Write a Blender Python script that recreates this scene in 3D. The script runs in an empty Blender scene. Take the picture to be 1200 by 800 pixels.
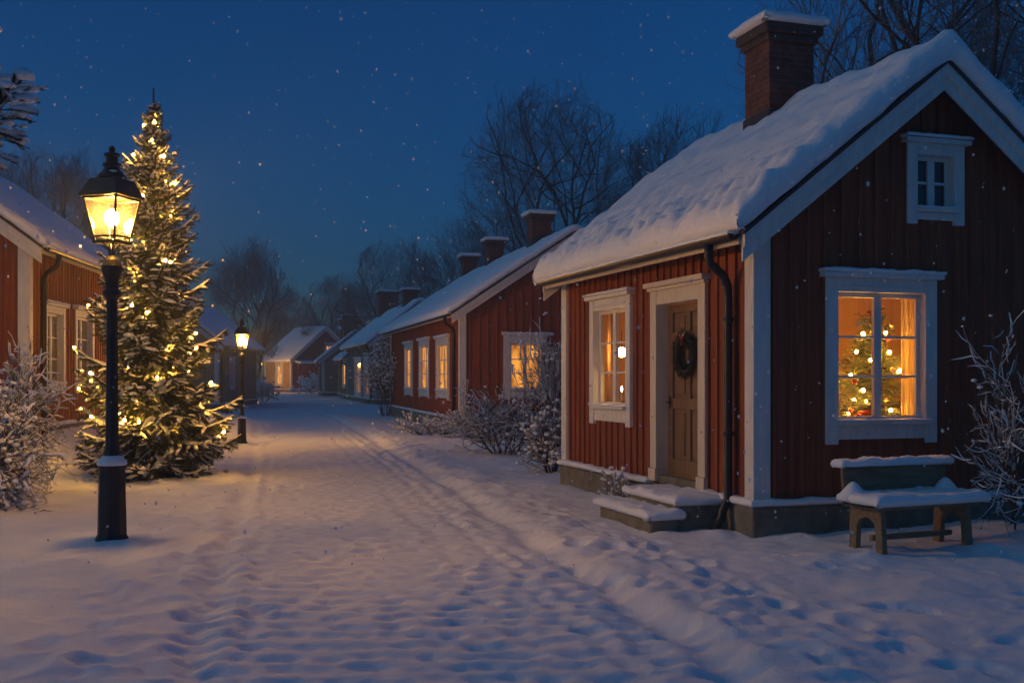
import bpy, math, random
import numpy as np
from mathutils import Vector, Matrix

random.seed(7)
R = math.radians
SC = bpy.context.scene
COL = SC.collection

# ------------------------------------------------------------------ camera, sky, sun, exposure
CAM_Z, F_PX, HOR = 1.65, 1250.0, 440.0
cam = bpy.data.cameras.new('camera')
cam_o = bpy.data.objects.new('camera', cam)
COL.objects.link(cam_o)
cam_o.location = (0, 0, CAM_Z)
cam_o.rotation_euler = (math.pi / 2, 0, 0)
cam.sensor_width = 36
cam.lens = 36 * F_PX / 1200
cam.shift_y = (HOR - 400) / 1200
cam.clip_start = 0.05
cam.clip_end = 3000
SC.camera = cam_o

SUN_EL, SUN_AZ = 3.0, -105.0            # the sun has just gone: afterglow from the left, slightly behind the camera
w = bpy.data.worlds.new("World")
SC.world = w
w.use_nodes = True
wn = w.node_tree
bg = wn.nodes['Background']
sky = wn.nodes.new('ShaderNodeTexSky')
sky.sky_type = 'NISHITA'
sky.sun_disc = False
sky.sun_elevation = R(SUN_EL)
sky.sun_rotation = R(SUN_AZ)
sky.air_density = 1.0
sky.dust_density = 0.3
sky.ozone_density = 6.0
tint = wn.nodes.new('ShaderNodeMixRGB'); tint.blend_type = 'MULTIPLY'; tint.inputs[0].default_value = 1
tint.inputs[2].default_value = (.62, .94, 1.02, 1)
wn.links.new(sky.outputs[0], tint.inputs[1]); wn.links.new(tint.outputs[0], bg.inputs[0])
bg.inputs[1].default_value = 0.15

sun = bpy.data.lights.new('afterglow', 'SUN')
sun.energy = 0.17
sun.angle = R(70)
sun.color = (0.36, 0.92, 1.0)
sun_o = bpy.data.objects.new('afterglow', sun)
COL.objects.link(sun_o)
_d = Vector((math.sin(R(SUN_AZ)) * math.cos(R(38)), math.cos(R(SUN_AZ)) * math.cos(R(38)), math.sin(R(38))))
sun_o.rotation_euler = (-_d).to_track_quat('-Z', 'Y').to_euler()

SC.view_settings.view_transform = 'Standard'
SC.view_settings.look = 'None'
SC.view_settings.exposure = 0.0
SC.view_settings.gamma = 1.0
SC.view_settings.use_curve_mapping = False
SC.render.engine = 'CYCLES'
cy = SC.cycles
cy.use_denoising = True
cy.max_bounces = 8
cy.diffuse_bounces = 3
cy.glossy_bounces = 2
cy.transmission_bounces = 3
cy.transparent_max_bounces = 16
cy.volume_bounces = 0
cy.sample_clamp_indirect = 4.0
cy.caustics_reflective = False
cy.caustics_refractive = False

HAZE_DENSITY = 0.0032
LAMP_E = 1800.0        # lantern mantle radiance
BULB_E = 950.0        # fairy light radiance
ROOM_E = 115.0

# ------------------------------------------------------------------ photo helpers
def gp(px, py, z=0.0):
    """a pixel of the photo -> the ground point it shows"""
    Y = F_PX * (CAM_Z - z) / (py - HOR)
    return Vector(((px - 600) / F_PX * Y, Y, z))

def zat(py, Y):
    return CAM_Z + (HOR - py) * Y / F_PX

# ------------------------------------------------------------------ noise
_rs = np.random.RandomState(3)
_perm = np.concatenate([_rs.permutation(512)] * 2)
_gr = _rs.uniform(0, 2 * np.pi, 512)
_gx, _gy = np.cos(_gr), np.sin(_gr)
def pnoise(x, y):
    x = np.asarray(x, float); y = np.asarray(y, float)
    xi = np.floor(x).astype(int); yi = np.floor(y).astype(int)
    xf = x - xi; yf = y - yi
    u = xf * xf * xf * (xf * (xf * 6 - 15) + 10); v = yf * yf * yf * (yf * (yf * 6 - 15) + 10)
    def g(ix, iy, dx, dy):
        h = _perm[(_perm[ix & 511] + iy) & 511]
        return _gx[h] * dx + _gy[h] * dy
    a = g(xi, yi, xf, yf); b = g(xi + 1, yi, xf - 1, yf)
    c = g(xi, yi + 1, xf, yf - 1); d = g(xi + 1, yi + 1, xf - 1, yf - 1)
    return ((a + u * (b - a)) + v * ((c + u * (d - c)) - (a + u * (b - a)))) * 1.5
def fbm(x, y, o=3):
    s = 0; a = 1; t = 0
    for k in range(o):
        s = s + a * pnoise(np.asarray(x) * 2 ** k + 17.3 * k, np.asarray(y) * 2 ** k + 5.1 * k); t += a; a *= .5
    return s / t
def sstep(a, b, x):
    t = np.clip((np.asarray(x, float) - a) / (b - a), 0, 1)
    return t * t * (3 - 2 * t)

# ------------------------------------------------------------------ materials
def new_mat(name):
    m = bpy.data.materials.new(name); m.use_nodes = True
    return m, m.node_tree, m.node_tree.nodes['Principled BSDF']

def mat(name, c1, c2=None, rough=.7, scale=8, stretch=(1, 1, 1), bump=0.0, bscale=None, metallic=0.0, detail=5, spec=None, dust=0.0):
    """two-tone noise material with a bump; dust = amount of fine wind-blown snow caught on it"""
    m, nt, p = new_mat(name)
    N, L = nt.nodes, nt.links
    tc = N.new('ShaderNodeTexCoord'); mp = N.new('ShaderNodeMapping')
    mp.inputs['Scale'].default_value = stretch
    L.new(tc.outputs['Object'], mp.inputs[0])
    nz = N.new('ShaderNodeTexNoise'); nz.inputs['Scale'].default_value = scale; nz.inputs['Detail'].default_value = detail
    L.new(mp.outputs[0], nz.inputs['Vector'])
    rp = N.new('ShaderNodeValToRGB')
    rp.color_ramp.elements[0].position = .3; rp.color_ramp.elements[1].position = .72
    rp.color_ramp.elements[0].color = (*c1, 1); rp.color_ramp.elements[1].color = (*(c2 or c1), 1)
    L.new(nz.outputs['Fac'], rp.inputs[0])
    out = rp.outputs[0]
    if dust:
        n2 = N.new('ShaderNodeTexNoise'); n2.inputs['Scale'].default_value = 55; n2.inputs['Detail'].default_value = 6
        n2.inputs['Roughness'].default_value = .7
        L.new(tc.outputs['Object'], n2.inputs['Vector'])
        r2 = N.new('ShaderNodeValToRGB'); r2.color_ramp.elements[0].position = .70 - dust; r2.color_ramp.elements[1].position = .76 - dust * .6
        L.new(n2.outputs['Fac'], r2.inputs[0])
        mx = N.new('ShaderNodeMixRGB'); mx.inputs[2].default_value = (.7, .72, .75, 1)
        L.new(r2.outputs[0], mx.inputs[0]); L.new(out, mx.inputs[1])
        out = mx.outputs[0]
    L.new(out, p.inputs['Base Color'])
    p.inputs['Roughness'].default_value = rough; p.inputs['Metallic'].default_value = metallic
    if spec is not None: p.inputs['Specular IOR Level'].default_value = spec
    if bump:
        nb = N.new('ShaderNodeTexNoise'); nb.inputs['Scale'].default_value = bscale or scale * 3; nb.inputs['Detail'].default_value = 6
        L.new(mp.outputs[0], nb.inputs['Vector'])
        b = N.new('ShaderNodeBump'); b.inputs['Strength'].default_value = bump; b.inputs['Distance'].default_value = .02
        L.new(nb.outputs['Fac'], b.inputs['Height']); L.new(b.outputs[0], p.inputs['Normal'])
    return m

def snow_mat(name, dist=.02, s1=9, s2=70):
    m, nt, p = new_mat(name)
    N, L = nt.nodes, nt.links
    p.inputs['Base Color'].default_value = (.86, .88, .91, 1)
    p.inputs['Roughness'].default_value = .75
    p.inputs['Specular IOR Level'].default_value = .25
    tc = N.new('ShaderNodeTexCoord')
    a = N.new('ShaderNodeTexNoise'); a.inputs['Scale'].default_value = s1; a.inputs['Detail'].default_value = 4
    b = N.new('ShaderNodeTexNoise'); b.inputs['Scale'].default_value = s2; b.inputs['Detail'].default_value = 6; b.inputs['Roughness'].default_value = .75
    for n in (a, b): L.new(tc.outputs['Object'], n.inputs['Vector'])
    ad = N.new('ShaderNodeMath'); ad.operation = 'MULTIPLY_ADD'; ad.inputs[1].default_value = .35
    L.new(b.outputs['Fac'], ad.inputs[0]); L.new(a.outputs['Fac'], ad.inputs[2])
    bp = N.new('ShaderNodeBump'); bp.inputs['Strength'].default_value = .8; bp.inputs['Distance'].default_value = dist
    L.new(ad.outputs[0], bp.inputs['Height']); L.new(bp.outputs[0], p.inputs['Normal'])
    return m

def brick_mat(name, c1, c2, mortar):
    m, nt, p = new_mat(name)
    N, L = nt.nodes, nt.links
    tc = N.new('ShaderNodeTexCoord'); sp = N.new('ShaderNodeSeparateXYZ'); L.new(tc.outputs['Object'], sp.inputs[0])
    ad = N.new('ShaderNodeMath'); L.new(sp.outputs[0], ad.inputs[0]); L.new(sp.outputs[1], ad.inputs[1])
    cb = N.new('ShaderNodeCombineXYZ'); L.new(ad.outputs[0], cb.inputs[0]); L.new(sp.outputs[2], cb.inputs[1])
    br = N.new('ShaderNodeTexBrick'); L.new(cb.outputs[0], br.inputs['Vector'])
    br.inputs['Scale'].default_value = 1; br.inputs['Brick Width'].default_value = .22; br.inputs['Row Height'].default_value = .075
    br.inputs['Mortar Size'].default_value = .007; br.inputs['Mortar Smooth'].default_value = .3
    br.inputs['Color1'].default_value = (*c1, 1); br.inputs['Color2'].default_value = (*c2, 1); br.inputs['Mortar'].default_value = (*mortar, 1)
    nz = N.new('ShaderNodeTexNoise'); nz.inputs['Scale'].default_value = 7; nz.inputs['Detail'].default_value = 8
    L.new(tc.outputs['Object'], nz.inputs['Vector'])
    mx = N.new('ShaderNodeMixRGB'); mx.blend_type = 'MULTIPLY'; mx.inputs[0].default_value = .7
    rp = N.new('ShaderNodeValToRGB'); rp.color_ramp.elements[0].color = (.4, .4, .4, 1); rp.color_ramp.elements[0].position = .35; rp.color_ramp.elements[1].position = .65
    L.new(nz.outputs['Fac'], rp.inputs[0]); L.new(br.outputs['Color'], mx.inputs[1]); L.new(rp.outputs[0], mx.inputs[2])
    L.new(mx.outputs[0], p.inputs['Base Color']); p.inputs['Roughness'].default_value = .9
    b = N.new('ShaderNodeBump'); b.inputs['Strength'].default_value = .7; b.inputs['Distance'].default_value = .01; b.invert = True
    L.new(br.outputs['Fac'], b.inputs['Height']); L.new(b.outputs[0], p.inputs['Normal'])
    return m

def emit_mat(name, col, strength):
    m, nt, p = new_mat(name)
    p.inputs['Base Color'].default_value = (*col, 1)
    p.inputs['Emission Color'].default_value = (*col, 1)
    p.inputs['Emission Strength'].default_value = strength
    return m

def lit_pane(name, col, strength, scale=2.5):
    """a lit window far off: the glow of room and curtains is put into the pane"""
    m, nt, p = new_mat(name)
    N, L = nt.nodes, nt.links
    tc = N.new('ShaderNodeTexCoord'); mp = N.new('ShaderNodeMapping'); mp.inputs['Scale'].default_value = (1.6, 1.6, .7)
    L.new(tc.outputs['Object'], mp.inputs[0])
    nz = N.new('ShaderNodeTexNoise'); nz.inputs['Scale'].default_value = scale; nz.inputs['Detail'].default_value = 4
    L.new(mp.outputs[0], nz.inputs['Vector'])
    rp = N.new('ShaderNodeValToRGB')
    rp.color_ramp.elements[0].position = .36; rp.color_ramp.elements[1].position = .64
    rp.color_ramp.elements[0].color = (col[0] * .36, col[1] * .24, col[2] * .2, 1); rp.color_ramp.elements[1].color = (*col, 1)
    L.new(nz.outputs['Fac'], rp.inputs[0])
    L.new(rp.outputs[0], p.inputs['Emission Color']); p.inputs['Emission Strength'].default_value = strength
    p.inputs['Base Color'].default_value = (.03, .03, .03, 1); p.inputs['Roughness'].default_value = .1
    return m

def glass_mat(name, gloss=.06, tint=(1, 1, 1), frost=0.0):
    """thin window glass: mostly see-through, a little reflection; frost = share of light it scatters"""
    m, nt, p = new_mat(name)
    N, L = nt.nodes, nt.links
    N.remove(p)
    tr = N.new('ShaderNodeBsdfTransparent'); tr.inputs[0].default_value = (*tint, 1)
    gl = N.new('ShaderNodeBsdfGlossy'); gl.inputs['Roughness'].default_value = .05
    mx = N.new('ShaderNodeMixShader'); mx.inputs[0].default_value = gloss
    L.new(tr.outputs[0], mx.inputs[1]); L.new(gl.outputs[0], mx.inputs[2])
    last = mx
    if frost:
        tl = N.new('ShaderNodeBsdfTranslucent'); tl.inputs[0].default_value = (.9, .88, .84, 1)
        nz = N.new('ShaderNodeTexNoise'); nz.inputs['Scale'].default_value = 14
        tc = N.new('ShaderNodeTexCoord'); L.new(tc.outputs['Object'], nz.inputs['Vector'])
        mr = N.new('ShaderNodeMapRange'); mr.inputs[3].default_value = frost * .7; mr.inputs[4].default_value = frost * 1.3
        L.new(nz.outputs['Fac'], mr.inputs[0])
        m2 = N.new('ShaderNodeMixShader'); L.new(mr.outputs[0], m2.inputs[0])
        L.new(mx.outputs[0], m2.inputs[1]); L.new(tl.outputs[0], m2.inputs[2]); last = m2
    L.new(last.outputs[0], N['Material Output'].inputs[0])
    return m

M = {}
M['snow'] = snow_mat('snow', .02, 10, 85)
M['ground_snow'] = snow_mat('ground_snow', .03, 7, 45)
M['red'] = mat('falu_red_boards', (.17, .036, .014), (.34, .085, .028), .85, 3, (5, 5, .3), .45, 14, dust=.025)
M['red2'] = mat('rust_red_boards', (.24, .055, .022), (.33, .085, .032), .85, 3, (4, 4, .35), .35, 14, dust=.02)
M['orange'] = mat('ochre_red_boards', (.34, .115, .035), (.44, .16, .05), .85, 3, (4, 4, .35), .35, 14)
M['grey'] = mat('weathered_grey_boards', (.25, .19, .13), (.38, .30, .22), .9, 3, (4, 4, .35), .35, 14, dust=.08)
M['yellow'] = mat('ochre_boards', (.42, .26, .10), (.5, .32, .13), .85, 3, (4, 4, .35), .3, 14)
M['white'] = mat('white_paint', (.62, .60, .56), (.76, .74, .70), .55, 5, (3, 3, .6), .12, 18)
M['cream'] = mat('cream_paint', (.60, .52, .40), (.70, .62, .50), .6, 5, (3, 3, .6), .12, 18)
M['door'] = mat('brown_door_wood', (.16, .085, .040), (.24, .135, .066), .6, 4, (6, 6, .5), .2, 12)
M['stone'] = mat('plinth_stone', (.13, .115, .085), (.25, .22, .17), .95, 6, (1, 1, 1), .9, 16, dust=.03)
M['iron'] = mat('black_iron', (.014, .014, .015), (.03, .028, .027), .42, 12, (1, 1, 1), .25, 40, metallic=.3, dust=.012)
M['gutter'] = mat('black_gutter', (.012, .012, .013), (.024, .023, .022), .4, 8, (1, 1, 1), .05, 20, metallic=.2)
M['roof'] = mat('roof_tiles', (.04, .03, .027), (.07, .05, .042), .9, 6, (1, 1, 1), .5, 12)
M['brick'] = brick_mat('chimney_brick', (.20, .062, .032), (.13, .042, .026), (.15, .125, .10))
M['soot'] = mat('dark_brick_cap', (.055, .040, .034), (.10, .068, .054), .95, 9, (1, 1, 1), .6, 24)
M['lead'] = mat('lead_flashing', (.02, .021, .024), (.036, .037, .04), .6, 6, (1, 1, 1), .3, 14)
M['bench'] = mat('bench_wood', (.17, .12, .065), (.30, .22, .125), .85, 4, (1, 6, 6), .5, 14, dust=.03)
M['bark'] = mat('bark', (.035, .026, .020), (.075, .056, .043), .95, 6, (3, 3, .7), .8, 20)
M['twig'] = mat('rimed_twigs', (.085, .09, .10), (.19, .20, .22), .9, 1.2, (1, 1, 1))
M['twig_dark'] = mat('shrub_twigs', (.05, .036, .026), (.10, .075, .055), .9, 8, (1, 1, 1))
M['needle'] = mat('spruce_needles', (.018, .034, .015), (.058, .072, .030), .8, 3.5, (1, 1, 1))
M['dryleaf'] = mat('withered_leaves', (.08, .06, .03), (.15, .11, .06), .9, 9)
M['wall_in'] = mat('room_wallpaper', (.46, .27, .10), (.58, .36, .15), .9, 2, (6, 6, .3))
M['wood_in'] = mat('room_wood', (.36, .21, .10), (.46, .28, .14), .7, 4, (6, 6, .4))
def cloth_mat(name, c):
    m, nt, p = new_mat(name); N, L = nt.nodes, nt.links
    p.inputs['Base Color'].default_value = (*c, 1); p.inputs['Roughness'].default_value = .95
    tl = N.new('ShaderNodeBsdfTranslucent'); tl.inputs[0].default_value = (*c, 1)
    tc = N.new('ShaderNodeTexCoord'); nz = N.new('ShaderNodeTexNoise'); nz.inputs['Scale'].default_value = 30; L.new(tc.outputs['Object'], nz.inputs['Vector'])
    mr = N.new('ShaderNodeMapRange'); mr.inputs[3].default_value = .32; mr.inputs[4].default_value = .75; L.new(nz.outputs['Fac'], mr.inputs[0])
    mx = N.new('ShaderNodeMixShader'); L.new(mr.outputs[0], mx.inputs[0])
    L.new(p.outputs[0], mx.inputs[1]); L.new(tl.outputs[0], mx.inputs[2]); L.new(mx.outputs[0], N['Material Output'].inputs[0])
    return m
M['curtain'] = cloth_mat('curtain_cloth', (.66, .48, .27))
M['ribbon'] = mat('red_ribbon', (.42, .015, .018), (.55, .03, .028), .6, 6)
M['gold'] = mat('pale_bauble', (.55, .38, .2), (.7, .52, .3), .25, 6)
M['wax'] = mat('candle_wax', (.75, .68, .55), (.82, .76, .64), .5, 6)
M['glass'] = glass_mat('window_glass', .07)
M['frost'] = glass_mat('lantern_glass', .04, (1, .95, .86), .010)
M['dimmed'] = glass_mat('dimmed_lantern_glass', .03, (.80, .76, .68), .008)  # glass of the bottom pane, tinted to dim the lantern's light below
M['darkpane'] = mat('dark_window', (.012, .012, .014), (.03, .024, .02), .08, 3, spec=.6)
M['paneA'] = lit_pane('lit_window_glow', (1.0, .40, .060), 1.05)
M['paneB'] = lit_pane('far_lit_window_glow', (1.0, .46, .09), 1.7)
M['paneC'] = lit_pane('dim_window_glow', (.85, .36, .07), .30)
M['paneD'] = lit_pane('unlit_window_with_warm_glint', (.8, .36, .08), .07)  # warm glint on the dark glass, put in as faint emission
M['mantle'] = emit_mat('lantern_mantle', (1.0, .48, .085), LAMP_E)
M['bulb'] = emit_mat('fairy_light', (1.0, .46, .06), BULB_E)
M['roomlamp'] = emit_mat('room_lamp', (1.0, .43, .10), ROOM_E)
M['flame'] = emit_mat('candle_flame', (1.0, .55, .18), 300)

def flake_mat():
    m, nt, p = new_mat('snowflake'); N, L = nt.nodes, nt.links
    p.inputs['Base Color'].default_value = (.9, .9, .92, 1); p.inputs['Roughness'].default_value = .9
    tr = N.new('ShaderNodeBsdfTransparent'); mx = N.new('ShaderNodeMixShader')
    lw = N.new('ShaderNodeLayerWeight'); lw.inputs[0].default_value = .5
    mr = N.new('ShaderNodeMapRange'); mr.inputs[1].default_value = 0; mr.inputs[2].default_value = .8; mr.inputs[3].default_value = .45; mr.inputs[4].default_value = 0
    L.new(lw.outputs['Facing'], mr.inputs[0]); L.new(mr.outputs[0], mx.inputs[0])
    L.new(tr.outputs[0], mx.inputs[1]); L.new(p.outputs[0], mx.inputs[2]); L.new(mx.outputs[0], N['Material Output'].inputs[0])
    return m
M['flake'] = flake_mat()

# ------------------------------------------------------------------ mesh building
class MB:
    mirror = False                                  # left-hand houses are built mirrored in x
    def __init__(s): s.v = []; s.f = []
    def add(s, vs, fs):
        o = len(s.v); s.v.extend([tuple(p) for p in vs]); s.f.extend([tuple(i + o for i in f) for f in fs])
    def hexa(s, p):                                 # 8 corners: bottom ring 0-3, top ring 4-7
        s.add(p, [(0, 3, 2, 1), (4, 5, 6, 7), (0, 1, 5, 4), (1, 2, 6, 5), (2, 3, 7, 6), (3, 0, 4, 7)])
    def box(s, x0, x1, y0, y1, z0, z1):
        s.hexa([(x0, y0, z0), (x1, y0, z0), (x1, y1, z0), (x0, y1, z0), (x0, y0, z1), (x1, y0, z1), (x1, y1, z1), (x0, y1, z1)])
    def pbox(s, P, s0, s1, d0, d1, z0, z1):         # box in wall coordinates: along, outward, up
        s.hexa([P(s0, d1, z0), P(s1, d1, z0), P(s1, d0, z0), P(s0, d0, z0), P(s0, d1, z1), P(s1, d1, z1), P(s1, d0, z1), P(s0, d0, z1)])
    def extrude(s, poly, d):                        # polygon (3D points) pushed along d
        n = len(poly); d = Vector(d)
        vs = [Vector(p) for p in poly] + [Vector(p) + d for p in poly]
        s.add(vs, [tuple(range(n - 1, -1, -1)), tuple(range(n, 2 * n))] + [(i, (i + 1) % n, n + (i + 1) % n, n + i) for i in range(n)])
    def tube(s, pts, rad, n=8, cap=True, flat=1.0):
        pts = [Vector(p) for p in pts]
        if not hasattr(rad, '__len__'): rad = [rad] * len(pts)
        vs = []; fs = []
        t0 = (pts[1] - pts[0]).normalized()
        a = t0.orthogonal().normalized() if abs(t0.z) > .9 else t0.cross(Vector((0, 0, 1))).normalized()
        for i, p in enumerate(pts):
            t = (pts[min(i + 1, len(pts) - 1)] - pts[max(i - 1, 0)])
            if t.length < 1e-9: t = t0
            t.normalize()
            a = (a - t * a.dot(t))
            if a.length < 1e-6: a = t.orthogonal()
            a.normalize(); b = a.cross(t)
            for k in range(n):
                q = 2 * math.pi * k / n
                vs.append(p + a * (math.cos(q) * rad[i]) + b * (math.sin(q) * rad[i] * flat))
            if i:
                o = (i - 1) * n
                for k in range(n):
                    fs.append((o + k, o + (k + 1) % n, o + n + (k + 1) % n, o + n + k))
        if cap and n > 2:
            fs.append(tuple(range(n - 1, -1, -1))); o = (len(pts) - 1) * n; fs.append(tuple(range(o, o + n)))
        s.add(vs, fs)
    def lathe(s, prof, n=24, c=(0, 0, 0), rot=0.0):
        vs = []; fs = []
        for i, (r, z) in enumerate(prof):
            for k in range(n):
                q = 2 * math.pi * k / n + rot
                vs.append((c[0] + r * math.cos(q), c[1] + r * math.sin(q), c[2] + z))
            if i:
                o = (i - 1) * n
                for k in range(n): fs.append((o + k, o + (k + 1) % n, o + n + (k + 1) % n, o + n + k))
        fs.append(tuple(range(n - 1, -1, -1))); o = (len(prof) - 1) * n; fs.append(tuple(range(o, o + n)))
        s.add(vs, fs)
    def ball(s, c, r, sub=1, sq=(1, 1, 1), jit=0.0):
        V, Fc = ICO[sub]
        s.add([(c[0] + p[0] * r * sq[0] * (1 + random.uniform(-jit, jit)), c[1] + p[1] * r * sq[1] * (1 + random.uniform(-jit, jit)),
                c[2] + p[2] * r * sq[2] * (1 + random.uniform(-jit, jit))) for p in V], Fc)
    def build(s, name, m, parent=None, smooth=False, bevel=0.0):
        vs = s.v; fs = s.f
        if MB.mirror:
            vs = [(-p[0], p[1], p[2]) for p in vs]; fs = [f[::-1] for f in fs]
        me = bpy.data.meshes.new(name); me.from_pydata(vs, [], fs)
        if smooth: me.polygons.foreach_set('use_smooth', [True] * len(me.polygons))
        me.materials.append(m if not isinstance(m, str) else M[m])
        o = bpy.data.objects.new(name, me); COL.objects.link(o)
        if parent: o.parent = parent
        if bevel:
            b = o.modifiers.new('bevel', 'BEVEL'); b.width = bevel; b.segments = 2; b.limit_method = 'ANGLE'
        return o

def _ico():
    t = (1 + 5 ** .5) / 2
    V = [Vector(p).normalized() for p in [(-1, t, 0), (1, t, 0), (-1, -t, 0), (1, -t, 0), (0, -1, t), (0, 1, t), (0, -1, -t), (0, 1, -t), (t, 0, -1), (t, 0, 1), (-t, 0, -1), (-t, 0, 1)]]
    Fc = [(0, 11, 5), (0, 5, 1), (0, 1, 7), (0, 7, 10), (0, 10, 11), (1, 5, 9), (5, 11, 4), (11, 10, 2), (10, 7, 6), (7, 1, 8), (3, 9, 4), (3, 4, 2), (3, 2, 6), (3, 6, 8), (3, 8, 9), (4, 9, 5), (2, 4, 11), (6, 2, 10), (8, 6, 7), (9, 8, 1)]
    out = [(V, Fc)]
    for _ in range(2):
        V = list(V); cache = {}; F2 = []
        def mid(a, b):
            k = (min(a, b), max(a, b))
            if k not in cache: V.append(((V[a] + V[b]) / 2).normalized()); cache[k] = len(V) - 1
            return cache[k]
        for a, b, c in Fc:
            x, y, z = mid(a, b), mid(b, c), mid(c, a); F2 += [(a, x, z), (b, y, x), (c, z, y), (x, y, z)]
        Fc = F2; out.append((V, Fc))
    return out
ICO = _ico()

def thing(name, label, cat, loc=(0, 0, 0), rz=0.0, group=None):
    o = bpy.data.objects.new(name, None); COL.objects.link(o)
    o.location = loc; o.rotation_euler = (0, 0, rz)
    return tag(o, label, cat, group)
def tag(o, label, cat, group=None, kind=None):
    o['label'] = label; o['category'] = cat
    if group: o['group'] = group
    if kind: o['kind'] = kind
    return o
def children(o): return [c for c in COL.objects if c.parent == o]
def copy_tree(o, parent=None):
    c = o.copy(); COL.objects.link(c); c.parent = parent
    for ch in children(o): copy_tree(ch, c)
    return c

def ring_axis(a0, a1, r, step):
    """positions along one axis of a snow cover with rounded, slightly bulging ends, and the height factor at each"""
    L = [(-75, ), (-35, ), (5, ), (35, ), (62, ), (90, )]
    ang = [q[0] for q in L]
    pos = [a0 + r * .35 - r * math.cos(R(q)) for q in ang]; h = [.5 * (1 + math.sin(R(q))) for q in ang]
    i0, i1 = a0 + r * .35 + r * .25, a1 - r * .35 - r * .25
    n = max(1, int((i1 - i0) / step))
    mid = [i0 + (i1 - i0) * k / n for k in range(n + 1)]
    p2 = [a1 - r * .35 + r * math.cos(R(q)) for q in ang[::-1]]
    return np.array(pos + mid + p2), np.array(h + [1.] * len(mid) + h[::-1])

def snow_cover(mb, x0, x1, y0, y1, base, T, r, step=.06, amp=.25, freq=4.0, fx=None, seed=0.0, lump=0.0, extra=None):
    """snow lying on top of something: base = a number or a function z(x, y)"""
    xs, hx = ring_axis(x0, x1, r, step); ys, hy = ring_axis(y0, y1, r, step)
    X, Y = np.meshgrid(xs, ys, indexing='ij'); H = np.minimum.outer(hx, hy)
    nz = fbm(X * freq + seed, Y * freq + seed * 1.7, 3)
    Zb = base(X, Y) if callable(base) else np.full_like(X, base)
    if lump: nz = nz + lump * pnoise(X * freq * 2.6 + 9, Y * freq * 2.6 + seed)
    Z = Zb + T * H * (1 + amp * nz)
    if extra: Z = Z + H * extra(X, Y)
    ew = np.minimum(1, (1 - H) * 3)                           # the lower edge is a little ragged
    X = X + ew * .25 * r * fbm(Y * 5 + seed, X * 5 + 3, 2); Y = Y + ew * .25 * r * fbm(X * 5 + 7 + seed, Y * 5, 2)
    nx, ny = X.shape
    vs = np.stack([X, Y, Z], -1).reshape(-1, 3).tolist()
    fs = [(i * ny + j, (i + 1) * ny + j, (i + 1) * ny + j + 1, i * ny + j + 1) for i in range(nx - 1) for j in range(ny - 1)]
    rim = [j for j in range(ny)] + [i * ny + ny - 1 for i in range(1, nx)] + [(nx - 1) * ny + j for j in range(ny - 2, -1, -1)] + [i * ny for i in range(nx - 2, 0, -1)]
    if not callable(base): fs.append(tuple(rim))
    mb.add(vs, fs)
    return mb

# ------------------------------------------------------------------ ground
def road_c(y): return -.62 - .21 * (y - 7) - .0006 * (y - 7) ** 2
def ground_h(x, y):
    x = np.asarray(x, float); y = np.asarray(y, float)
    rc = road_c(np.clip(y, 0, 110)); u = x - rc
    near = 1 - sstep(28, 70, y)
    h = .05 * fbm(x * .35, y * .35, 2)
    road = 1 - sstep(1.45, 1.85, np.abs(u + .1 * pnoise(y * .4, 0 * y)))
    rough = 1 - road
    h = h + rough * near * (.055 * fbm(x * 1.1, y * 1.1, 3) + .018 * fbm(x * 4.2, y * 4.2, 3))
    # trodden, rippled snow in the lane
    wv = y + .09 * pnoise(u * .9, y * .8) + .03 * pnoise(u * 4, y * 2.4)
    rip = np.sin(wv * 2 * np.pi / .29 + 1.2 * pnoise(u * 1.2, y * .5))
    lump = pnoise(u / .19, wv / .21)
    fadeR = 1 - sstep(12, 30, y)
    patch = .75 + .5 * pnoise(u * .55, y * .35)
    h = h + road * fadeR * (.006 * lump + .006 * pnoise(u / .13, y / .10))
    dim = 0
    cu, cv = .20, .27; cell_u = np.floor(u / cu).astype(int); cell_v = np.floor(wv / cv).astype(int)
    for di in (-1, 0, 1):
        for dj in (-1, 0, 1):
            a_, b_ = cell_u + di, cell_v + dj
            hs = _perm[(_perm[a_ & 511] + b_) & 511]; r1 = hs / 511.; r2 = ((hs * 37) % 509) / 509.; r3 = ((hs * 91) % 503) / 503.
            du = u - (a_ + .5 + .5 * (r1 - .5) + .5 * (b_ & 1)) * cu; dv = wv - (b_ + .5 + .35 * (r2 - .5)) * cv
            dim = dim - (.45 + .6 * r3) * np.exp(-(du / .085) ** 2 - ((dv - .02) / np.where(dv > .02, .045, .085)) ** 2)
    h = h + road * (1 - sstep(16, 40, y)) * (.75 + .4 * sstep(-.3, .3, pnoise(u * .7 + 3, y * .3))) * .052 * dim
    # wheel ruts along both sides of the lane
    for uc, wd, dp in ((-1.42, .11, .050), (-1.14, .07, .022), (1.30, .08, .030), (1.07, .06, .020), (1.60, .13, .065), (.62, .07, .012)):
        uu = u - uc + .06 * pnoise(y * .7 + uc, y * 0 + uc * 3)
        g = np.exp(-(uu / wd) ** 2)
        broken = .65 + .5 * pnoise(y * 2.2 + uc * 7, uc + 0 * y)
        h = h - near * dp * broken * g + near * dp * .35 * np.exp(-((np.abs(uu) - wd * 2.1) / (wd * .8)) ** 2) * broken
    # trampled berm on the right of the lane
    bm = np.exp(-((u - 2.15) / .42) ** 2) * near
    h = h + bm * (.035 + .055 * fbm(x * 2.6 + 4, y * 2.2, 3) + .02)
    lf = np.exp(-((u + 2.1) / .55) ** 2) * near
    h = h + lf * (.055 * fbm(x * 2.4 + 14, y * 2.2, 3))
    # banks by the left-hand house and under the trees
    h = h + .62 * sstep(-6.6, -8.4, x + .02 * (y - 18)) * sstep(10, 17, y) * (1 - sstep(28, 40, y))
    return h

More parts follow.
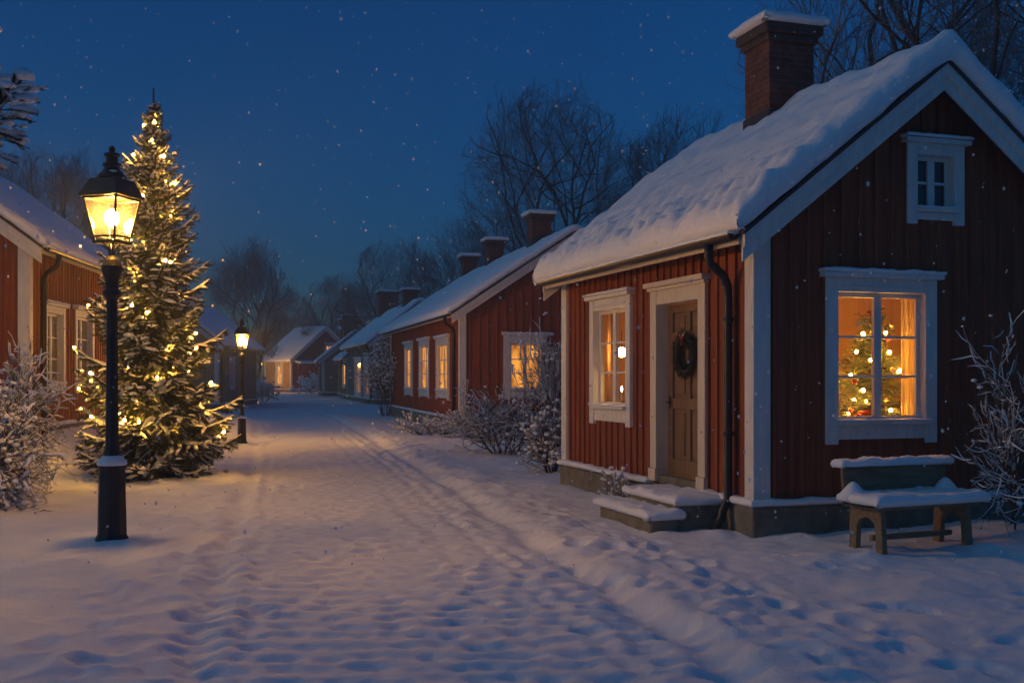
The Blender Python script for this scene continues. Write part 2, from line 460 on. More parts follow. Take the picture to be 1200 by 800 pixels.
def footprints():
    rs = random.Random(11); out = []
    def trail(x0, y0, x1, y1, step, jig):
        d = Vector((x1 - x0, y1 - y0)); n = int(d.length / step); d.normalize(); s = 1
        for k in range(n):
            t = k * step + rs.uniform(-.07, .07); s = -s
            out.append((x0 + d.x * t - d.y * (.11 * s + rs.uniform(-jig, jig)), y0 + d.y * t + d.x * (.11 * s + rs.uniform(-jig, jig)), math.atan2(d.y, d.x) + rs.uniform(-.3, .3), rs.uniform(.010, .026)))
    trail(1.9, 5.6, -.2, 16, .42, .10); trail(2.2, 6.2, 1.2, 10.9, .5, .12); trail(1.6, 8.6, .3, 13.5, .45, .1); trail(2.9, 5.0, .6, 12.2, .44, .15)
    trail(-1.5, 5.0, -3.6, 14, .5, .12); trail(-1.9, 5.2, -2.9, 11, .44, .15); trail(-2.4, 5.1, -2.9, 8.5, .5, .2)
    for k in range(8):
        out.append((rs.uniform(-3.8, -1.6), rs.uniform(5.2, 9.5), rs.uniform(0, 3), rs.uniform(.01, .03)))
    for k in range(22):
        out.append((rs.uniform(1.0, 4.4), rs.uniform(5.2, 9.2), rs.uniform(0, 3), rs.uniform(.01, .03)))
    for k in range(18):
        out.append((rs.uniform(.4, 2.2), rs.uniform(6.5, 11), rs.uniform(1, 2.4), rs.uniform(.015, .04)))
    return out

def make_ground():
    def axis_x():
        a = list(np.arange(-7.6, 6.4, .034)); s = .04; x = -7.6; lft = []
        while x > -420: s *= 1.13; x -= s; lft.append(x)
        s = .04; x = a[-1]; rgt = []
        while x < 420: s *= 1.13; x += s; rgt.append(x)
        return np.array(lft[::-1] + a + rgt)
    ys = [-60, -40, -25, -15, -9, -6, -4, -2.5, -1.2, -.2, .6, 1.2, 1.8, 2.3, 2.8, 3.2, 3.6, 4.0, 4.3]
    y = 4.5
    while y < 420: ys.append(y); y += max(.028, .0034 * y if y < 90 else .05 * y)
    xs = axis_x(); ys = np.array(ys)
    X, Y = np.meshgrid(xs, ys, indexing='ij'); Z = ground_h(X, Y)
    for fx, fy, a, dp in footprints():
        i0, i1 = np.searchsorted(xs, [fx - .5, fx + .5]); j0, j1 = np.searchsorted(ys, [fy - .5, fy + .5])
        sx, sy = X[i0:i1, j0:j1] - fx, Y[i0:i1, j0:j1] - fy
        c, s = math.cos(a), math.sin(a); p = (sx * c + sy * s) / .155; q = (-sx * s + sy * c) / .085
        rr = np.sqrt(p * p + q * q) + .25 * pnoise(sx * 9 + fx * 5, sy * 9)
        Z[i0:i1, j0:j1] += -dp * (1 - sstep(.55, 1.25, rr)) + dp * .4 * np.exp(-((rr - 1.55) / .33) ** 2)
    for mx, my, mh, mr in MOUNDS:
        Z += mh * np.exp(-(((X - mx) ** 2 + (Y - my) ** 2) / mr ** 2))
    nx, ny = X.shape
    me = bpy.data.meshes.new('ground')
    V = np.stack([X, Y, Z], -1).reshape(-1, 3)
    i, j = np.meshgrid(np.arange(nx - 1), np.arange(ny - 1), indexing='ij'); a = (i * ny + j).ravel()
    Fq = np.stack([a, a + ny, a + ny + 1, a + 1], -1)
    me.vertices.add(len(V)); me.vertices.foreach_set('co', V.ravel())
    me.loops.add(Fq.size); me.loops.foreach_set('vertex_index', Fq.ravel())
    me.polygons.add(len(Fq)); me.polygons.foreach_set('loop_start', np.arange(0, Fq.size, 4)); me.polygons.foreach_set('loop_total', np.full(len(Fq), 4))
    me.polygons.foreach_set('use_smooth', np.ones(len(Fq), bool))
    me.update(); me.validate()
    me.materials.append(M['ground_snow'])
    o = bpy.data.objects.new('ground', me); COL.objects.link(o); o['kind'] = 'structure'
    o['label'] = 'snow covered lane and yards with wheel ruts and footprints'
MOUNDS = [(-3.9, 10.4, .05, .33), (2.15, 10.98, .06, .2), (2.9, 10.75, .05, .3), (3.6, 11.0, .05, .35), (4.7, 11.2, .09, .5), (3.2, 9.55, .05, .15), (4.5, 10.1, .05, .18),
          (.55, 15.5, .06, .5), (-5.78, 17.2, .08, 1.2), (-6.2, 13.0, .1, .8), (5.2, 10.9, .1, .5)]
make_ground()
def gz(x, y): return float(ground_h(np.array([x]), np.array([y]))[0])

# ------------------------------------------------------------------ houses
def plank_wall(mb, P, length, z0, ztop, openings, bw, thick=.13, batten=True, s_start=0.0):
    cuts = set([s_start, length])
    s = s_start
    while s < length: cuts.add(round(s, 4)); s += bw * random.uniform(.9, 1.1)
    joints = sorted(cuts)
    for o in openings: cuts.add(o[0]); cuts.add(o[1])
    cs = sorted(c for c in cuts if s_start <= c <= length)
    def spans(a, b):
        m = (a + b) / 2; cur = [(z0, None)]
        for o in sorted([o for o in openings if o[0] - 1e-6 < m < o[1] + 1e-6], key=lambda o: o[2]):
            lo, hi = cur.pop(); cur += [(lo, o[2]), (o[3], None)]
        return cur
    for a, b in zip(cs[:-1], cs[1:]):
        if b - a < 1e-4: continue
        d = random.uniform(0, .005)
        for lo, hi in spans(a, b):
            ta, tb = (ztop(a), ztop(b)) if hi is None else (hi, hi)
            if min(ta, tb) <= lo: continue
            mb.hexa([P(a, d, lo), P(b, d, lo), P(b, -thick, lo), P(a, -thick, lo), P(a, d, ta), P(b, d, tb), P(b, -thick, tb), P(a, -thick, ta)])
    if batten:
        for j in joints[1:-1]:
            for lo, hi in spans(j - .025, j + .025):
                inop = [o for o in openings if o[0] - .03 < j < o[1] + .03]
                ta, tb = (ztop(j - .022), ztop(j + .022)) if hi is None else (hi, hi)
                if inop and hi is None and lo == z0: continue
                mb.hexa([P(j - .022, .026, lo), P(j + .022, .026, lo), P(j + .022, .003, lo), P(j - .022, .003, lo), P(j - .018, .026, ta - .002), P(j + .018, .026, tb - .002), P(j + .022, .003, tb), P(j - .022, .003, ta)])

def window(root, P, s0, s1, z0, z1, pane='paneA', cas=.13, head=.17, apron=.2, rows=3, cols=2, snow=True, curtain=False, trim='white', sashm=None):
    """outer size s0..s1, z0..z1; returns the window part"""
    f = MB(); a, b = -.125, .05
    zi0, zi1 = z0 + apron, z1 - head; i0, i1 = s0 + cas, s1 - cas
    f.pbox(P, s0, i0, a, b, z0, z1 - .05); f.pbox(P, i1, s1, a, b, z0, z1 - .05)
    f.pbox(P, i0, i1, a, b - .004, zi1, z1 - .05); f.pbox(P, i0, i1, a, b - .012, z0 + .05, zi0 - .04)
    f.pbox(P, s0 - .05, s1 + .05, 0, b + .06, z1 - .05, z1)
    f.pbox(P, i0 + .0, i1 - .0, b - .004, b + .012, zi1 + .045, zi1 + .065)
    win = f.build('window', trim, root, bevel=.006)
    g = MB(); g.pbox(P, i0 - .03, i1 + .03, a, b + .05, zi0 - .04, zi0); g.build('sill', trim, win, bevel=.006)
    g = MB(); fw = .05; d0, d1 = -.085, -.045
    g.pbox(P, i0, i0 + fw, d0, d1, zi0, zi1); g.pbox(P, i1 - fw, i1, d0, d1, zi0, zi1)
    g.pbox(P, i0 + fw, i1 - fw, d0, d1, zi0, zi0 + fw); g.pbox(P, i0 + fw, i1 - fw, d0, d1, zi1 - fw, zi1)
    mid = (i0 + i1) / 2
    if cols == 2: g.pbox(P, mid - .045, mid + .045, d0, d1 + .008, zi0 + fw, zi1 - fw)
    segs = [(i0 + fw, mid - .045), (mid + .045, i1 - fw)] if cols == 2 else [(i0 + fw, i1 - fw)]
    for k in range(1, rows):
        zz = zi0 + fw + (zi1 - zi0 - 2 * fw) * k / rows
        for q0, q1 in segs: g.pbox(P, q0, q1, d0 + .008, d1 - .004, zz - .014, zz + .014)
    g.build('sash', sashm or trim, win, bevel=.003)
    g = MB(); g.add([P(i0 + .01, -.066, zi0 + .01), P(i1 - .01, -.066, zi0 + .01), P(i1 - .01, -.066, zi1 - .01), P(i0 + .01, -.066, zi1 - .01)], [(0, 1, 2, 3)])
    g.build('pane', pane, win)
    if curtain:
        for lo, hi in ((i0 - .06, i0 + .10), (i1 - .11, i1 + .06)):
            c = MB(); n = 40
            for k in range(n + 1):
                q = lo + (hi - lo) * k / n; dd = -.21 + .022 * math.sin(k * 1.15) + .008 * math.sin(k * 2.7)
                c.v += [tuple(P(q, dd, zi0 - .25)), tuple(P(q, dd * 1.0, zi1 + .05))]
                if k: c.f.append((2 * k - 2, 2 * k, 2 * k + 1, 2 * k - 1))
            c.build('curtain', 'curtain', win, smooth=True)
    if snow:
        tmp = MB(); snow_cover(tmp, s0 - .05, s1 + .05, 0, b + .06, 0, .045, .025, .03, .5, 6, seed=s0 * 3)
        c = MB(); c.add([P(x, y, z1 + z) for x, y, z in tmp.v], tmp.f)
        tmp = MB(); snow_cover(tmp, i0 - .03, i1 + .03, -.04, b + .05, 0, .022, .018, .03, .5, 6, seed=s1)
        c.build('snow_ledge', 'snow', win, smooth=True); c = MB(); c.add([P(x, y, zi0 + z) for x, y, z in tmp.v], tmp.f)
        c.build('snow_ledge', 'snow', win, smooth=True)
    return win

def chimney(root, cx, cy, wx, wy, z0, z1, roofz, flash=True, snow=True):
    g = MB(); g.box(cx - wx / 2, cx + wx / 2, cy - wy / 2, cy + wy / 2, z0, z1 - .17)
    ch = g.build('chimney', 'brick', root, bevel=.008)
    g = MB(); e = .045
    g.box(cx - wx / 2 - e, cx + wx / 2 + e, cy - wy / 2 - e, cy + wy / 2 + e, z1 - .22, z1 - .13)
    e = .09
    g.box(cx - wx / 2 - e, cx + wx / 2 + e, cy - wy / 2 - e, cy + wy / 2 + e, z1 - .128, z1)
    g.build('cap', 'soot', ch, bevel=.012)
    if flash:
        g = MB(); e = .022
        for dz, ee in ((.44, e),):
            x0, x1, y0, y1 = cx - wx / 2 - ee, cx + wx / 2 + ee, cy - wy / 2 - ee, cy + wy / 2 + ee
            g.hexa([(x0, y0, roofz(x0) - .1), (x1, y0, roofz(x1) - .1), (x1, y1, roofz(x1) - .1), (x0, y1, roofz(x0) - .1)] +
                   [(x0, y0, roofz(x0) + dz), (x1, y0, roofz(x1) + dz), (x1, y1, roofz(x1) + dz), (x0, y1, roofz(x0) + dz)])
        g.build('flashing', 'lead', ch, bevel=.01)
    if snow:
        g = MB(); snow_cover(g, cx - wx / 2 - .10, cx + wx / 2 + .10, cy - wy / 2 - .10, cy + wy / 2 + .10, z1, .13, .09, .06, .25, 3, seed=cx + cy)
        g.build('snow_cap', 'snow', ch, smooth=True)
    return ch

def house(label, origin, ang, L, W, zp, ze, pitch, wall='red', trim='white', ov=.30, ovy=.28, ov_far=None, front=(), gable=(), bw=.2, mirror=False,
          chimneys=(), snow_t=.2, gut=True, pipe=.35, group=None, lump=.0, plinth_d=.07, gable_wall=None, snow_step=.09, frieze=True, door=None, z_base=0.0):
    """origin = near street corner. x runs from the street wall to the back, y from the near gable to the far one"""
    MB.mirror = mirror
    root = thing('cottage', label, 'house', (origin[0], origin[1], z_base), R(ang), group)
    PF = lambda s, d, z: Vector((-d, s, z))          # street wall: along y, outward -x
    PG = lambda s, d, z: Vector((s, -d, z))          # near gable: along x, outward -y
    PB = lambda s, d, z: Vector((W + d, s, z))
    PE = lambda s, d, z: Vector((s, L + d, z))
    zr = ze + pitch * W / 2
    roofz = lambda x: ze + pitch * (x if x < W / 2 else W - x)
    def op(q): return (q[0] + .035, q[1] - .035, q[2] + (.075 if q is not door else .035), q[3] - .07)
    fo = [op(q) for q in front] + ([op(door)] if door else [])
    g = MB(); plank_wall(g, PF, L, zp - .02, lambda s: ze - .0, fo, bw); g.build('wall', wall, root)
    g = MB(); plank_wall(g, PG, W, zp - .02, lambda s: roofz(s) - .004, [op(q) for q in gable], bw, s_start=.0); g.build('wall', gable_wall or wall, root)
    g = MB(); plank_wall(g, PB, L, zp - .02, lambda s: ze, [], 1.2, batten=False); g.build('wall', wall, root)
    g = MB(); plank_wall(g, PE, W, zp - .02, lambda s: roofz(s) - .004, [], W / 8, batten=False); g.build('wall', wall, root)
    # stone plinth with snow on its ledge
    e = plinth_d; g = MB(); g.box(-e, W + e, -e, L + e, -.6, zp - .03); g.build('plinth', 'stone', root, bevel=.03)
    g = MB()
    t1, t2 = MB(), MB()
    if door:
        snow_cover(g, -e - .02, 0, -e - .02, door[0] - .02, zp - .035, .075, .04, .05, .35, 5, seed=1); g.build('snow_ledge', 'snow', root, smooth=True); g = MB(); snow_cover(g, -e - .02, 0, door[1] + .02, L + .05, zp - .035, .075, .04, .05, .35, 5, seed=2)
    else:
        snow_cover(g, -e - .02, 0, -e - .02, L + .05, zp - .035, .07, .04, .1, .35, 4, seed=ang)
    g.build('snow_ledge', 'snow', root, smooth=True); g = MB()
    snow_cover(g, .03, W + .05, -e - .02, 0, zp - .035, .075, .04, .06, .35, 5, seed=5)
    g.build('snow_ledge', 'snow', root, smooth=True)
    # corner boards
    cw = .15
    for bx in ((-.05, cw, -.05, -.002), (-.05, -.002, -.0021, cw - .02), (-.05, -.002, L - cw, L + .05)):
        cb = MB(); cb.box(*bx, zp - .01, ze - .03); cb.build('corner_board', trim, root, bevel=.006)
    if frieze:
        g = MB(); g.box(-.046, -.003, cw - .018, L - cw - .002, ze - .17, ze - .035); g.build('frieze_board', trim if trim != 'white' else 'cream', root, bevel=.005)
    # roof boards
    t = .10; g = MB()
    y0, y1 = -ovy, L + (ovy if ov_far is None else ov_far)
    for sgn in (0, 1):
        xa, xb = (-ov, W / 2) if sgn == 0 else (W + ov, W / 2)
        za = ze - pitch * ov; zb = zr
        yo0, yo1 = y0 - .085, y1 + .085
        g.hexa([(xa, y0, za), (xb, y0, zb), (xb, y1, zb), (xa, y1, za), (xa, y0, za + t * .55), (xb, y0, zb + t * .55), (xb, y1, zb + t * .55), (xa, y1, za + t * .55)])
        g.hexa([(xa - .03 if sgn == 0 else xa + .03, yo0, za + t * .56 - .03 * pitch), (xb, yo0, zb + t * .56), (xb, yo1, zb + t * .56), (xa - .03 if sgn == 0 else xa + .03, yo1, za + t * .56 - .03 * pitch), (xa - .03 if sgn == 0 else xa + .03, yo0, za + t - .03 * pitch), (xb, yo0, zb + t), (xb, yo1, zb + t), (xa - .03 if sgn == 0 else xa + .03, yo1, za + t - .03 * pitch)])
    rf = g.build('roof', 'roof', root)
    # bargeboards on both gables: a wide board and a proud trim strip along its top
    for yy, out in ((y0, -1), (y1, 1)):
        g = MB()
        for sgn in (0, 1):
            g = MB(); xa = -ov - .02 if sgn == 0 else W + ov + .02
            za = ze - pitch * (ov + .02)
            for top, bot, th in ((t * .54, -.215, .03), (t * .545, -.075, .065)):
                ya, yb = sorted((yy + out * .002, yy + out * th))
                g.hexa([(xa, ya, za + bot), (W / 2, ya, zr + bot), (W / 2, yb, zr + bot), (xa, yb, za + bot), (xa, ya, za + top), (W / 2, ya, zr + top), (W / 2, yb, zr + top), (xa, yb, za + top)])
            g.build('bargeboard', trim, root)
    # eave board, gutter, downpipe
    g = MB(); zf = ze - pitch * ov
    g.box(-ov - .025, -ov + .002, y0 + .04, y1 - .04, zf - .05, zf + t - .01); g.build('eave_board', 'cream' if trim == 'white' else trim, root)
    if gut:
        g = MB(); n = 9; yy0, yy1 = y0 + .02, y1 - .02; rr = .062; cx, cz = -ov - .095, zf + .045
        prof = [(cx + rr * math.cos(R(180 + 180 * k / n)), cz + rr * math.sin(R(180 + 180 * k / n))) for k in range(n + 1)]
        prof2 = [(cx + rr * .86 * math.cos(R(180 + 180 * k / n)), cz + rr * .86 * math.sin(R(180 + 180 * k / n))) for k in range(n, -1, -1)]
        g.extrude([(x, yy0, z) for x, z in prof + prof2], (0, yy1 - yy0, 0))
        for yk in (yy0, yy1 - .004): g.extrude([(x, yk, z) for x, z in prof], (0, .004, 0))
        gt = g.build('gutter', 'gutter', root)
        g = MB(); snow_cover(g, cx - rr + .01, cx + rr - .005, yy0 + .02, yy1 - .02, cz - .012, .05, .02, .06, .5, 6, seed=3); g.build('snow_ledge', 'snow', gt, smooth=True)
        g = MB(); r = .047; yp = pipe
        path = [(cx, yp - .12, cz - .05), (cx, yp - .12, cz - .16), (cx + .03, yp - .10, cz - .24), (-.17, yp - .03, cz - .36), (-.11, yp, cz - .46), (-.105, yp, cz - .6), (-.105, yp, .22 + zp * .4), (-.115, yp, zp - .02), (-plinth_d - .11, yp - .01, zp - .12), (-plinth_d - .12, yp - .01, .16), (-plinth_d - .2, yp - .02, .06)]
        g.tube(path, r, 12); dp = g.build('downpipe', 'gutter', root, smooth=True)
        for zz in (ze - 1.0, ze - 2.2):
            g = MB(); g.lathe([(r + .012, -.02), (r + .012, .02)], 12, (-.105, yp, zz)); g.box(-.1, -.0, yp + .045, yp + .075, zz - .012, zz + .012)
            g.build('bracket', 'gutter', dp)
    # snow on the roof, one sheet over both slopes, softened at the ridge
    def rb(X, Y):
        a = np.sqrt((X - W / 2) ** 2 + .07 ** 2); sag = .03 * fbm(X * .6 + 3, Y * .5 + ang, 2)
        return zr + t - pitch * a + sag + .01
    g = MB(); snow_cover(g, -ov - .07, W + ov + .07, y0 - .08, y1 + .08, rb, snow_t, min(.13, snow_t * .55), snow_step, .25 if lump else .24, 1.6 if lump else 1.1, seed=ang + L, lump=lump, extra=(lambda X, Y: np.exp(-((X + .12) / .38) ** 2) * (.048 * np.sin(Y * 2 * np.pi / .31 + 1.5 * pnoise(Y * .9, X)) * np.sin((X + .3) * 2 * np.pi / .34 + 1) + .075 * pnoise(Y * 3.1, X * 3.4)) + .02 * fbm(X * 3, Y * 3, 2)) if lump else None)
    g.build('roof_snow', 'snow', root, smooth=True)
    for k, (cx, cy, wx, wy, zt) in enumerate(chimneys):
        chimney(root, cx, cy, wx, wy, roofz(cx) - .5, zt, lambda x: roofz(min(max(x, 0), W)) + t, snow=True)
    return root, PF, PG, roofz

def px_along(o, ang, px, wall='front', mirror=False):
    """distance along the street wall (or the near gable) of the point that the photo shows at column px"""
    a = R(ang); d = Vector((-math.sin(a), math.cos(a))) if wall == 'front' else Vector((math.cos(a), math.sin(a))) * (-1 if mirror else 1)
    k = (px - 600) / F_PX
    return (k * o[1] - o[0]) / (d.x - k * d.y)

# ---- the near red house on the right
O1, A1 = (2.485, 10.9), 17.75
win_front = (3.02, 4.42, .98, 2.75)
win_gable = (.81, 2.2, .93, 2.73)
win_attic = (1.82, 2.56, 3.28, 4.2)
door1 = (.98, 2.40, .40, 2.78)
H1, PF, PG, rz1 = house('near red cottage with a wreath on its brown door and a brick chimney', O1, A1, 5.5, 4.18, .35, 3.24, .785, wall='red',
    front=[win_front], gable=[win_gable, win_attic], chimneys=[(2.0, 2.78, .66, .62, 6.2)], snow_t=.33, ov_far=.06, pipe=.37, lump=.35, bw=.2, snow_step=.05, door=door1)
window(H1, PF, *win_front, pane='glass', cas=.15, head=.2, apron=.26, curtain=True)
window(H1, PG, *win_gable, pane='glass', cas=.15, head=.2, apron=.24, curtain=True)
window(H1, PG, *win_attic, pane='darkpane', cas=.13, head=.17, apron=.17, rows=2)

def front_door(root, P, s0, s1, z0, z1):
    f = MB(); c = .17; a, b = -.125, .055
    f.pbox(P, s0, s0 + c, a, b, z0 + .12, z1 - .06); f.pbox(P, s1 - c, s1, a, b, z0 + .12, z1 - .06)
    f.pbox(P, s0 - .015, s0 + c + .012, a, b + .02, z0 - .03, z0 + .118); f.pbox(P, s1 - c - .012, s1 + .015, a, b + .02, z0 - .03, z0 + .118)
    f.pbox(P, s0 + c, s1 - c, a, b - .004, z1 - .27, z1 - .06); f.pbox(P, s0 - .06, s1 + .06, 0, b + .07, z1 - .06, z1)
    f.pbox(P, s0 - .03, s1 + .03, 0, b + .03, z1 - .1, z1 - .061)
    f.build('door_casing', 'cream', root, bevel=.006)
    g = MB(); g.pbox(P, s0 + c, s1 - c, a, .03, z0 - .05, z0 + .045); g.build('threshold', 'stone', root, bevel=.01)
    i0, i1, zi0, zi1 = s0 + c + .012, s1 - c - .012, z0 + .05, z1 - .275
    g = MB(); d0, d1 = -.15, -.10
    st = .13; m = (i0 + i1) / 2
    zs = [zi0, zi0 + .2, zi0 + .80, zi0 + .93, zi0 + 1.62, zi0 + 1.72, zi1 - .10, zi1]
    g.pbox(P, i0, i0 + st, d0, d1, zi0, zi1); g.pbox(P, i1 - st, i1, d0, d1, zi0, zi1); g.pbox(P, m - .06, m + .06, d0, d1 - .002, zi0, zi1)
    for k in (0, 2, 4, 6): g.pbox(P, i0 + st, i1 - st, d0, d1 - .001, zs[k], zs[k + 1])
    d = g.build('door', 'door', root, bevel=.008)
    g = MB()
    for q0, q1 in ((i0 + st, m - .06), (m + .06, i1 - st)):
        for k in (1, 3, 5):
            g.pbox(P, q0 - .01, q1 + .01, d0, d1 - .028, zs[k] - .01, zs[k + 1] + .01); g.pbox(P, q0 + .045, q1 - .045, d0, d1 - .012, zs[k] + .045, zs[k + 1] - .045)
    g.build('door_panel', 'door', d, bevel=.006)
    g = MB(); hs = i1 - .075; zz = zi0 + .88
    g.pbox(P, hs - .02, hs + .02, d1, d1 + .008, zz - .08, zz + .07); g.tube([P(hs, d1, zz), P(hs, d1 + .055, zz)], .009, 8); g.tube([P(hs, d1 + .055, zz), P(hs - .11, d1 + .06, zz - .006)], .009, 8)
    g.build('door_handle', 'iron', d, smooth=False)
front_door(H1, PF, *door1)
for (y0, y1, x0, z0, z1, sd) in ((.575, 1.86, -.58, -.2, .275, 2.0), (.56, 1.95, -.91, -.2, .135, 5.0)):
    g = MB(); g.box(x0, -.072 if sd == 2.0 else -.582, y0, y1, z0, z1); stp = g.build('step', 'stone', H1, bevel=.025)
    g = MB(); snow_cover(g, x0 - .02, (-.075 if sd == 2.0 else -.57), y0 - .02, y1 + .02, z1 - .004, .105, .075, .035, .35, 4, seed=sd, lump=.3); g.build('snow_ledge', 'snow', stp, smooth=True)
# rooms
def room(y0, y1, x0=.14, x1=4.0, z0=.42, z1=2.95):
    g = MB(); g.add([(x0, y0, z0), (x1, y0, z0), (x1, y1, z0), (x0, y1, z0)], [(0, 1, 2, 3)]); g.build('room_floor', 'wood_in', H1)
    g = MB(); g.add([(x0, y0, z1), (x1, y0, z1), (x1, y1, z1), (x0, y1, z1)], [(0, 1, 2, 3)])
    for k in range(5): yb = y0 + .3 + (y1 - y0 - .4) * k / 5; g.box(x0, x1, yb, yb + .12, z1 - .13, z1 - .004)
    g.build('room_ceiling', 'wood_in', H1)
    g = MB(); g.add([(x0, y1, z0), (x1, y1, z0), (x1, y1, z1), (x0, y1, z1)], [(0, 1, 2, 3)])
    g.add([(x1, y0, z0), (x1, y1, z0), (x1, y1, z1), (x1, y0, z1)], [(0, 1, 2, 3)])
    g.box(x0, x1, y1 - .03, y1 - .004, 2.25, 2.33)
    for xx in (1.1, 2.3, 3.3): g.box(xx, xx + .09, y1 - .028, y1 - .005, z0, 2.25)
    g.build('room_wall', 'wall_in', H1)
room(.14, 2.75); room(2.8, 5.36)
Mat1 = Matrix.Translation((O1[0], O1[1], 0)) @ Matrix.Rotation(R(A1), 4, 'Z')
def h1(x, y, z): return Mat1 @ Vector((x, y, z))

def pendant(loc, label):
    t = thing('pendant_lamp', label, 'lamp', loc, 0, 'lamps hanging in the rooms of the near red cottage')
    g = MB(); g.tube([(0, 0, .05), (0, 0, .3)], .006, 6); g.build('cord', 'iron', t)
    g = MB(); g.ball((0, 0, 0), .07, 2); g.build('bulb', 'roomlamp', t, smooth=True)
pendant(h1(1.15, 1.75, 2.62), 'small lamp hanging in the room behind the window over the bench')
pendant(h1(.40, 4.30, 1.98), 'small lamp hanging in the room behind the window left of the door')

def candle(loc, label, s=1.0):
    t = thing('candle_holder', label, 'candle', loc)
    g = MB(); g.lathe([(.05 * s, 0), (.05 * s, .012), (.018 * s, .02), (.022 * s, .05)], 14); g.build('holder', 'iron', t)
    g = MB(); g.lathe([(.014, .05 * s), (.014, .17 * s), (.004, .175 * s)], 10); g.build('candle', 'wax', t)
    g = MB(); g.lathe([(.003, .176 * s), (.012, .195 * s), (.010, .21 * s), (.002, .235 * s)], 8); g.build('flame', 'flame', t)
    g = MB()
    for k in range(60):
        a = random.uniform(0, 6.28); r = random.uniform(.03, .085); p = Vector((math.cos(a) * r, math.sin(a) * r, random.uniform(0, .05)))
        q = p + Vector((math.cos(a + random.uniform(-.8, .8)), math.sin(a + random.uniform(-.8, .8)), random.uniform(-.2, .8))) * .05
        g.tube([p, q], [.005, .001], 3, False)
    g.build('greenery', 'needle', t)
candle(h1(.19, 3.82, 1.245), 'lit candle in a ring of greenery on the sill left of the door', 1.1)
g = MB(); g.pbox(PF, 3.1, 4.34, -.30, -.126, 1.2, 1.245); g.build('window_board', 'wood_in', H1)

# ------------------------------------------------------------------ spruce builder
def needles(mb, pts, dens, ln, wd, up=.25):
    """flat needles around a twig given as points"""
    for a, b in zip(pts[:-1], pts[1:]):
        t = b - a; l = t.length
        if l < 1e-5: continue
        t.normalize(); n = t.orthogonal().normalized(); c = t.cross(n)
        for k in range(max(1, int(l * dens))):
            p = a + t * (l * random.random()); q = random.uniform(0, 6.283)
            d = (n * math.cos(q) + c * math.sin(q)) * .8 + t * .75 + Vector((0, 0, up)) * .4
            d.normalize(); L = ln * random.uniform(.7, 1.2)
            sd = d.cross(t)
            if sd.length < 1e-4: continue
            sd = sd.normalized() * wd * .5
            o = len(mb.v); mb.v += [tuple(p - sd), tuple(p + sd), tuple(p + d * L)]; mb.f.append((o, o + 1, o + 2))

def snow_strip(mb, pts, wdt, hgt):
    """a pillow of snow lying along a twig or a branch"""
    n = 7; m = len(pts); vs = []; fs = []
    for i, p in enumerate(pts):
        t = (pts[min(i + 1, m - 1)] - pts[max(i - 1, 0)]); t = Vector((t.x, t.y, t.z * .6))
        sd = t.cross(Vector((0, 0, 1)))
        if sd.length < 1e-5: sd = Vector((1, 0, 0))
        sd.normalize(); e = math.sin(math.pi * (i + .35) / (m - .3)) ** .5 * random.uniform(.55, 1.35)
        for k in range(n):
            q = R(-25 + 230 * k / (n - 1)); vs.append(p + sd * (math.cos(q) * wdt * e) + Vector((0, 0, math.sin(q) * hgt * e + .004)))
        if i:
            o = (i - 1) * n
            for k in range(n - 1): fs.append((o + k, o + k + 1, o + n + k + 1, o + n + k))
    o = (m - 1) * n; fs += [tuple(range(n)), tuple(range(o + n - 1, o - 1, -1))]
    mb.add(vs, fs)

